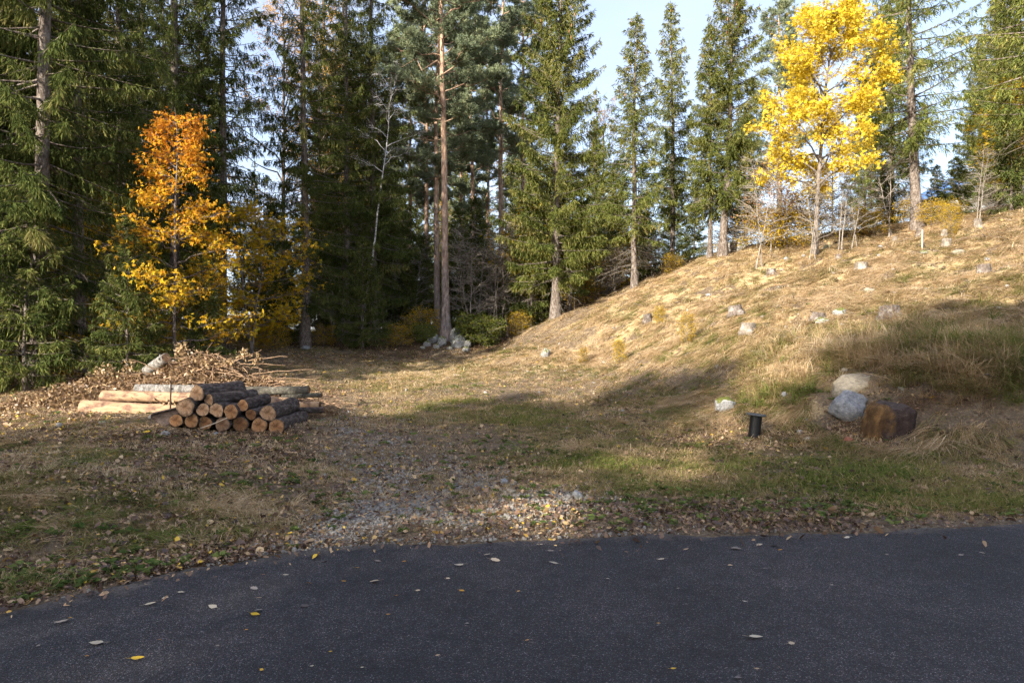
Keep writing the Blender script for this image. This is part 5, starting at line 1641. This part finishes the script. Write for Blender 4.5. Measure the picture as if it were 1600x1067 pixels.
# short grass
x, y, z, ro, Zc = candidates(210000)
n1 = fbm(x * 1.4, y * 1.4, 61, 3)
den = np.clip(.2 + .75 * Zc['green'] + .1 * Zc['straw'] + .25 * n1, .02, 1) * (1 - .6 * sstep(1.0, 1.8, z) * (x > 2)) * (1 - .88 * Zc['gravel']) * (1 - .6 * np.clip(Zc['litter'] - .3, 0, 1)) * (1 - .85 * Zc['duff'] * (y > 24))
k = (r.random(len(x)) < den) & (ro > .05 + .1 * r.random(len(x)))
x, y, z, ro, n1 = x[k], y[k], z[k], ro[k], n1[k]
gr = Zc['green'][k]; sw = Zc['straw'][k]
ti = np.clip(.6 + .28 * sw - .34 * gr + .16 * n1 + .07 * (x < -2) + r.normal(0, .17, len(x)), 0, 1)
sc_ = (.6 + .55 * gr + .35 * sw) * r.uniform(.6, 1.35, len(x)) * (1 + y / 28) * sstep(.0, .5, ro + .15)
scatter('grass', np.c_[x, y, z], np.c_[r.normal(0, .12, len(x)), r.normal(0, .12, len(x)), r.uniform(0, 6.28, len(x))], sc_, r.integers(0, 6, len(x)), ti, C_SHORT, 'short green and brown grass covering the clearing', 'grass')
# long straw lying down the slope
x, y, z, ro, Zc = candidates(330000, 4.4, 32, .8)
n1 = fbm(x * 1.1, y * 1.1, 71, 3)
den = np.clip(Zc['straw'] * (.75 + .45 * n1), 0, 1)
k = (r.random(len(x)) < den) & (ro > .3) & clear_of_stones(x, y)
x, y, z, n1 = x[k], y[k], z[k], n1[k]
sl_ = np.hypot(tps(x + .3, y) - tps(x - .3, y), tps(x, y + .3) - tps(x, y - .3)) / .6
flatness = sstep(.22, .08, sl_)
an0 = slope_dir(x, y)
an = an0 + r.normal(0, .55, len(x)) + flatness * r.uniform(-3, 3, len(x)) + .5 * fbm(x * .8, y * .8, 75, 2)
ti = np.clip(.68 + .24 * n1 + .2 * fbm(x * 4, y * 4, 79, 2) - .3 * Zc['green'][k] - .22 * (z < .9) + r.normal(0, .17, len(x)), 0, 1)
sc_ = r.uniform(.42, .95, len(x)) * (1 - .4 * flatness) * (1 + .45 * fbm(x * 2.6, y * 2.6, 77, 2))
scatter('straw_grass', np.c_[x, y, z], np.c_[r.normal(0, .1, len(x)), .10 + np.arctan(sl_) * np.cos(an - an0) + r.normal(0, .08, len(x)), an], sc_, r.integers(0, 6, len(x)), ti, C_STRAW, 'long dry straw-coloured grass lying down the slope', 'grass')
# tussocks on the bank
x, y, z, ro, Zc = candidates(60000, 8.6, 15, 1)
u, v_ = pix(x, y, z)
den = blobs(u, v_, [(1300, 555, 50, 22, .9), (1370, 565, 60, 28, 1), (1450, 560, 70, 40, 1), (1540, 570, 90, 45, 1), (1230, 600, 45, 25, .5), (1480, 530, 90, 25, .5), (1160, 545, 80, 14, .35), (1420, 595, 40, 15, .6)])
k = (r.random(len(x)) < den * .36) & clear_of_stones(x, y)
x, y, z = x[k], y[k], z[k]
ti = np.clip(.54 + .35 * fbm(x * 2, y * 2, 81, 2) + r.normal(0, .17, len(x)), 0, 1)
scatter('tussock_grass', np.c_[x, y, z], np.c_[r.normal(0, .12, len(x)), r.normal(0, .12, len(x)), slope_dir(x, y) + r.normal(0, .6, len(x))], r.uniform(.45, 1.0, len(x)), r.integers(0, 5, len(x)), ti, C_TUSS, 'long arching tussock grass overhanging the earth bank', 'grass')
# fallen leaves
x, y, z, ro, Zc = candidates(230000, 3.9, 34, 1)
n1 = fbm(x * 1.7, y * 1.7, 91, 3)
den = np.clip(.06 + Zc['litter'] * (.62 + .5 * n1) + .2 * sstep(.6, .05, ro) * (ro > 0), 0, 1)
den = np.where(ro > 0, den, .16 * sstep(-.3, 0.02, ro) + .008 * sstep(-1, 0, ro))
k = (r.random(len(x)) < den)
x, y, z, ro, n1 = x[k], y[k], z[k], ro[k], n1[k]
z = np.where(ro < .01, np.maximum(z, ROAD_Z), z)
ti = np.clip(r.beta(1.4, 2.1, len(x)) * .95 + .1 * (x < -5) + (r.random(len(x)) < .045) * .6 + .15 * (y > 20), 0, 1)
wet = (u := pix(x, y, z)[0]) > 900
ti = np.where(wet & (y < 9), ti * .8, ti)  # leaves on the near right get a darker tint
sc_ = np.clip(np.exp(r.normal(math.log(.029), .4, len(x))), .012, .08) * (1 + y / 50)
scatter('fallen_leaves', np.c_[x, y, z + .012 + .02 * r.random(len(x))], np.c_[r.normal(0, .5, len(x)), r.normal(0, .5, len(x)), r.uniform(0, 6.28, len(x))], sc_, r.integers(0, 8, len(x)), ti, C_LEAF, 'brown and yellow leaves fallen over the ground', 'leaf litter')
# gravel
x, y, z, ro, Zc = candidates(440000, 3.9, 15, 1)
n1 = fbm(x * 2.2, y * 2.2, 95, 3)
den = np.clip(Zc['gravel'] * (.7 + .4 * n1), 0, 1)
k = (r.random(len(x)) < den) & (ro > -.02)
x, y, z = x[k], y[k], z[k]
sc_ = np.exp(r.normal(math.log(.0085), .45, len(x)))
sc_ = np.clip(sc_, .004, .028)
scatter('gravel', np.c_[x, y, z + sc_ * .2], r.uniform(0, 6.28, (len(x), 3)), sc_, r.integers(0, 6, len(x)), r.random(len(x)), C_GRAV, 'loose grey crushed gravel at the mouth of the clearing', 'gravel')
# broken twigs and slash on the slope and under the trees
def twig_mesh(name, seed):
    r_ = np.random.default_rng(seed)
    mb = MB()
    d = np.array([1, 0, .05]); n = 6
    P = np.linspace(-.5, .5, n)[:, None] * d + r_.normal(0, .03, (n, 3)) + [0, 0, .03]
    mb.tube(P, np.linspace(.016, .006, n), 4)
    for q in range(r_.integers(0, 4)):
        p0 = along(P, np.array([r_.uniform(.2, .9)]))[0]
        mb.tube(np.stack([p0, p0 + np.array([.14, r_.normal(0, .12), r_.uniform(0, .12)]), p0 + np.array([.26, r_.normal(0, .2), r_.uniform(0, .2)])]), [.008, .006, .003], 3)
    return mb.mesh(name, M['slash'])


M['slash'] = bark_mat('slash_twig', [(0.3, (0.09, 0.068, 0.05)), (0.7, (0.28, 0.22, 0.165))], (1, 1, 1), 3, .002)
C_TWIG = proto_coll('slash_twig', [twig_mesh(f'tg{k}', 220 + k) for k in range(6)])
x, y, z, ro, Zc = candidates(26000, 7, 32, .8)
u, v_ = pix(x, y, z)
den = .10 * (z > .9) + .16 * Zc['duff'] * (y > 20) + blobs(u, v_, [(960, 470, 90, 25, .3), (1150, 400, 120, 20, .3), (1400, 390, 150, 25, .3), (1530, 370, 80, 30, .5), (300, 600, 150, 30, .12), (1480, 610, 70, 30, .12)])
k = (r.random(len(x)) < den) & (ro > .5)
x, y, z = x[k], y[k], z[k]
scatter('slash_twigs', np.c_[x, y, z + .01], np.c_[r.normal(0, .15, len(x)), r.normal(0, .2, len(x)), r.uniform(0, 6.28, len(x))], np.clip(np.exp(r.normal(math.log(.36), .45, len(x))), .1, .8), r.integers(0, 6, len(x)), r.random(len(x)), C_TWIG, 'broken twigs and felling slash strewn over the slope', 'twigs')
# pale pebbles in the slope
x, y, z, ro, Zc = candidates(9000, 9, 27, .8)
k = (r.random(len(x)) < .035 * (z > .8) + .01) & (ro > .5)
x, y, z = x[k], y[k], z[k]
scatter('pebbles', np.c_[x, y, z], r.uniform(0, 6.28, (len(x), 3)), r.uniform(.02, .075, len(x)), r.integers(0, 6, len(x)), r.random(len(x)), C_GRAV, 'small pale stones scattered over the slope', 'pebbles')
# weeds on the verge
x, y, z, ro, Zc = candidates(34000, 3.9, 26, 1)
u, v_ = pix(x, y, z)
den = .03 + blobs(u, v_, [(100, 915, 160, 22, .8), (230, 895, 90, 20, .6), (1000, 790, 120, 25, .35), (1300, 790, 300, 25, .3), (800, 700, 100, 60, .12), (480, 740, 100, 40, .15)])
k = (r.random(len(x)) < den) & (ro > .08)
x, y, z = x[k], y[k], z[k]
scatter('weeds', np.c_[x, y, z + .01], np.c_[0 * x, 0 * x, r.uniform(0, 6.28, len(x))], r.uniform(.5, 1.3, len(x)), r.integers(0, 5, len(x)), r.random(len(x)), C_WEED, 'low green broad-leafed weeds along the road verge', 'weeds')

# ---------------------------------------------------------------- single leaves lying on the asphalt
RL = [(150, 1006, 22, .5, 'large beige leaf with a stem, near the lower left of the road'), (215, 1030, 20, 1., 'large yellow leaf at the lower left of the road'), (332, 949, 15, .5, 'crumpled beige leaf on the left of the road'), (399, 961, 16, 1., 'yellow leaf touching a grey one on the left of the road'), (404, 955, 13, .3, 'grey leaf touching a yellow one on the left of the road'),
      (476, 948, 14, .1, 'dark brown curled leaf left of the sunlit streak'), (585, 910, 16, .55, 'bright beige leaf in the sunlit streak on the road'), (717, 884, 16, .5, 'beige leaf near the road edge below the gravel patch'), (774, 877, 16, .55, 'beige leaf right beside another near the middle of the road edge'), (1181, 997, 22, .5, 'largest pale leaf, lying alone in the middle of the near road'),
      (1052, 1046, 10, 1., 'small round yellow leaf at the bottom of the road'), (865, 881, 15, .48, 'pale narrow leaf right of the gravel patch, on the road'), (1150, 858, 18, .3, 'flat grey leaf near the road edge right of centre'), (1211, 853, 14, .0, 'dark curled leaf at the road edge right of centre'), (722, 924, 10, .8, 'orange leaf on the road right of the sunlit streak'), (235, 945, 17, .52, 'thin beige curled leaf on the left of the road')]
FEW = [(136, 1026, 6, .8), (283, 926, 11, .5), (406, 935, 9, .6), (385, 985, 6, .8), (537, 909, 8, .8), (559, 888, 9, .9), (591, 878, 12, .3), (631, 878, 8, .8), (761, 868, 11, .5), (653, 924, 8, .6), (620, 931, 6, .75), (684, 1025, 8, .55), (516, 1019, 6, .95), (487, 1042, 7, .45), (409, 1048, 8, .9), (566, 1044, 6, .5), (447, 899, 10, .5), (482, 912, 8, .8), (397, 921, 13, .28), (606, 961, 6, .8), (110, 966, 6, .9), (95, 973, 20, .32), (258, 935, 10, .45), (861, 862, 12, .3), (1032, 875, 13, .5), (1072, 859, 9, .6), (1187, 852, 12, .52), (1141, 884, 8, .6), (1196, 889, 9, .2), (1164, 941, 8, .48), (1237, 1007, 12, .6), (1219, 860, 7, .8), (1323, 841, 11, .5), (1386, 867, 5, .5), (1502, 868, 9, .3), (1535, 865, 9, .5), (1029, 975, 5, .75), (1182, 1046, 9, .6), (897, 1026, 8, .2), (824, 1001, 8, .7), (1154, 1060, 12, .22), (843, 852, 12, .5), (700, 905, 7, .6), (810, 925, 6, .7), (950, 905, 6, .4), (1060, 920, 6, .3), (1300, 915, 6, .4), (1420, 930, 6, .3), (340, 1010, 7, .3), (60, 1010, 8, .3), (250, 1000, 6, .8), (540, 985, 6, .3), (730, 975, 7, .3)]
LM = [leaf_mesh(f'road_leaf_{k}', 300 + k, 'leaf', True, .5 + .1 * (k % 3)) for k in range(6)]
LMT = {}


def road_leaf(u, v_, w, t, label, group):
    y = (CAM_H - ROAD_Z) * F / (v_ - 533.5); x = (u - 800) / F * y
    b = int(rng.integers(0, 6)); key = (b, round(t, 1))
    if key not in LMT:
        m_ = LM[b].copy(); n = len(m_.vertices)
        m_.attributes['tint'].data.foreach_set('value', np.full(n, t, np.float32))
        LMT[key] = m_
    o_ = link('fallen_leaf', LMT[key])
    s_ = w * y / F
    o_.scale = (s_, s_, s_ * .8)
    o_.rotation_euler = (rng.normal(0, .1), rng.normal(0, .1), rng.uniform(-.6, .6) + (math.pi if rng.random() < .4 else 0))
    o_.location = (x, y, ROAD_Z + .006 + .05 * s_)
    tag(o_, label, 'leaf', group)


for q in RL:
    road_leaf(*q, 'fallen leaves on the asphalt')
CN = lambda t: 'dark brown' if t < .15 else 'grey' if t < .4 else 'beige' if t < .58 else 'tan' if t < .72 else 'orange' if t < .86 else 'yellow'
for (u, v_, w, t) in FEW:
    where = ('left' if u < 500 else 'middle' if u < 1000 else 'right') + ' part of the asphalt, ' + ('near the verge' if v_ < 905 else 'halfway across' if v_ < 985 else 'close to the viewer')
    road_leaf(u, v_, w, t, f'small {CN(t)} leaf on the {where}', 'fallen leaves on the asphalt')
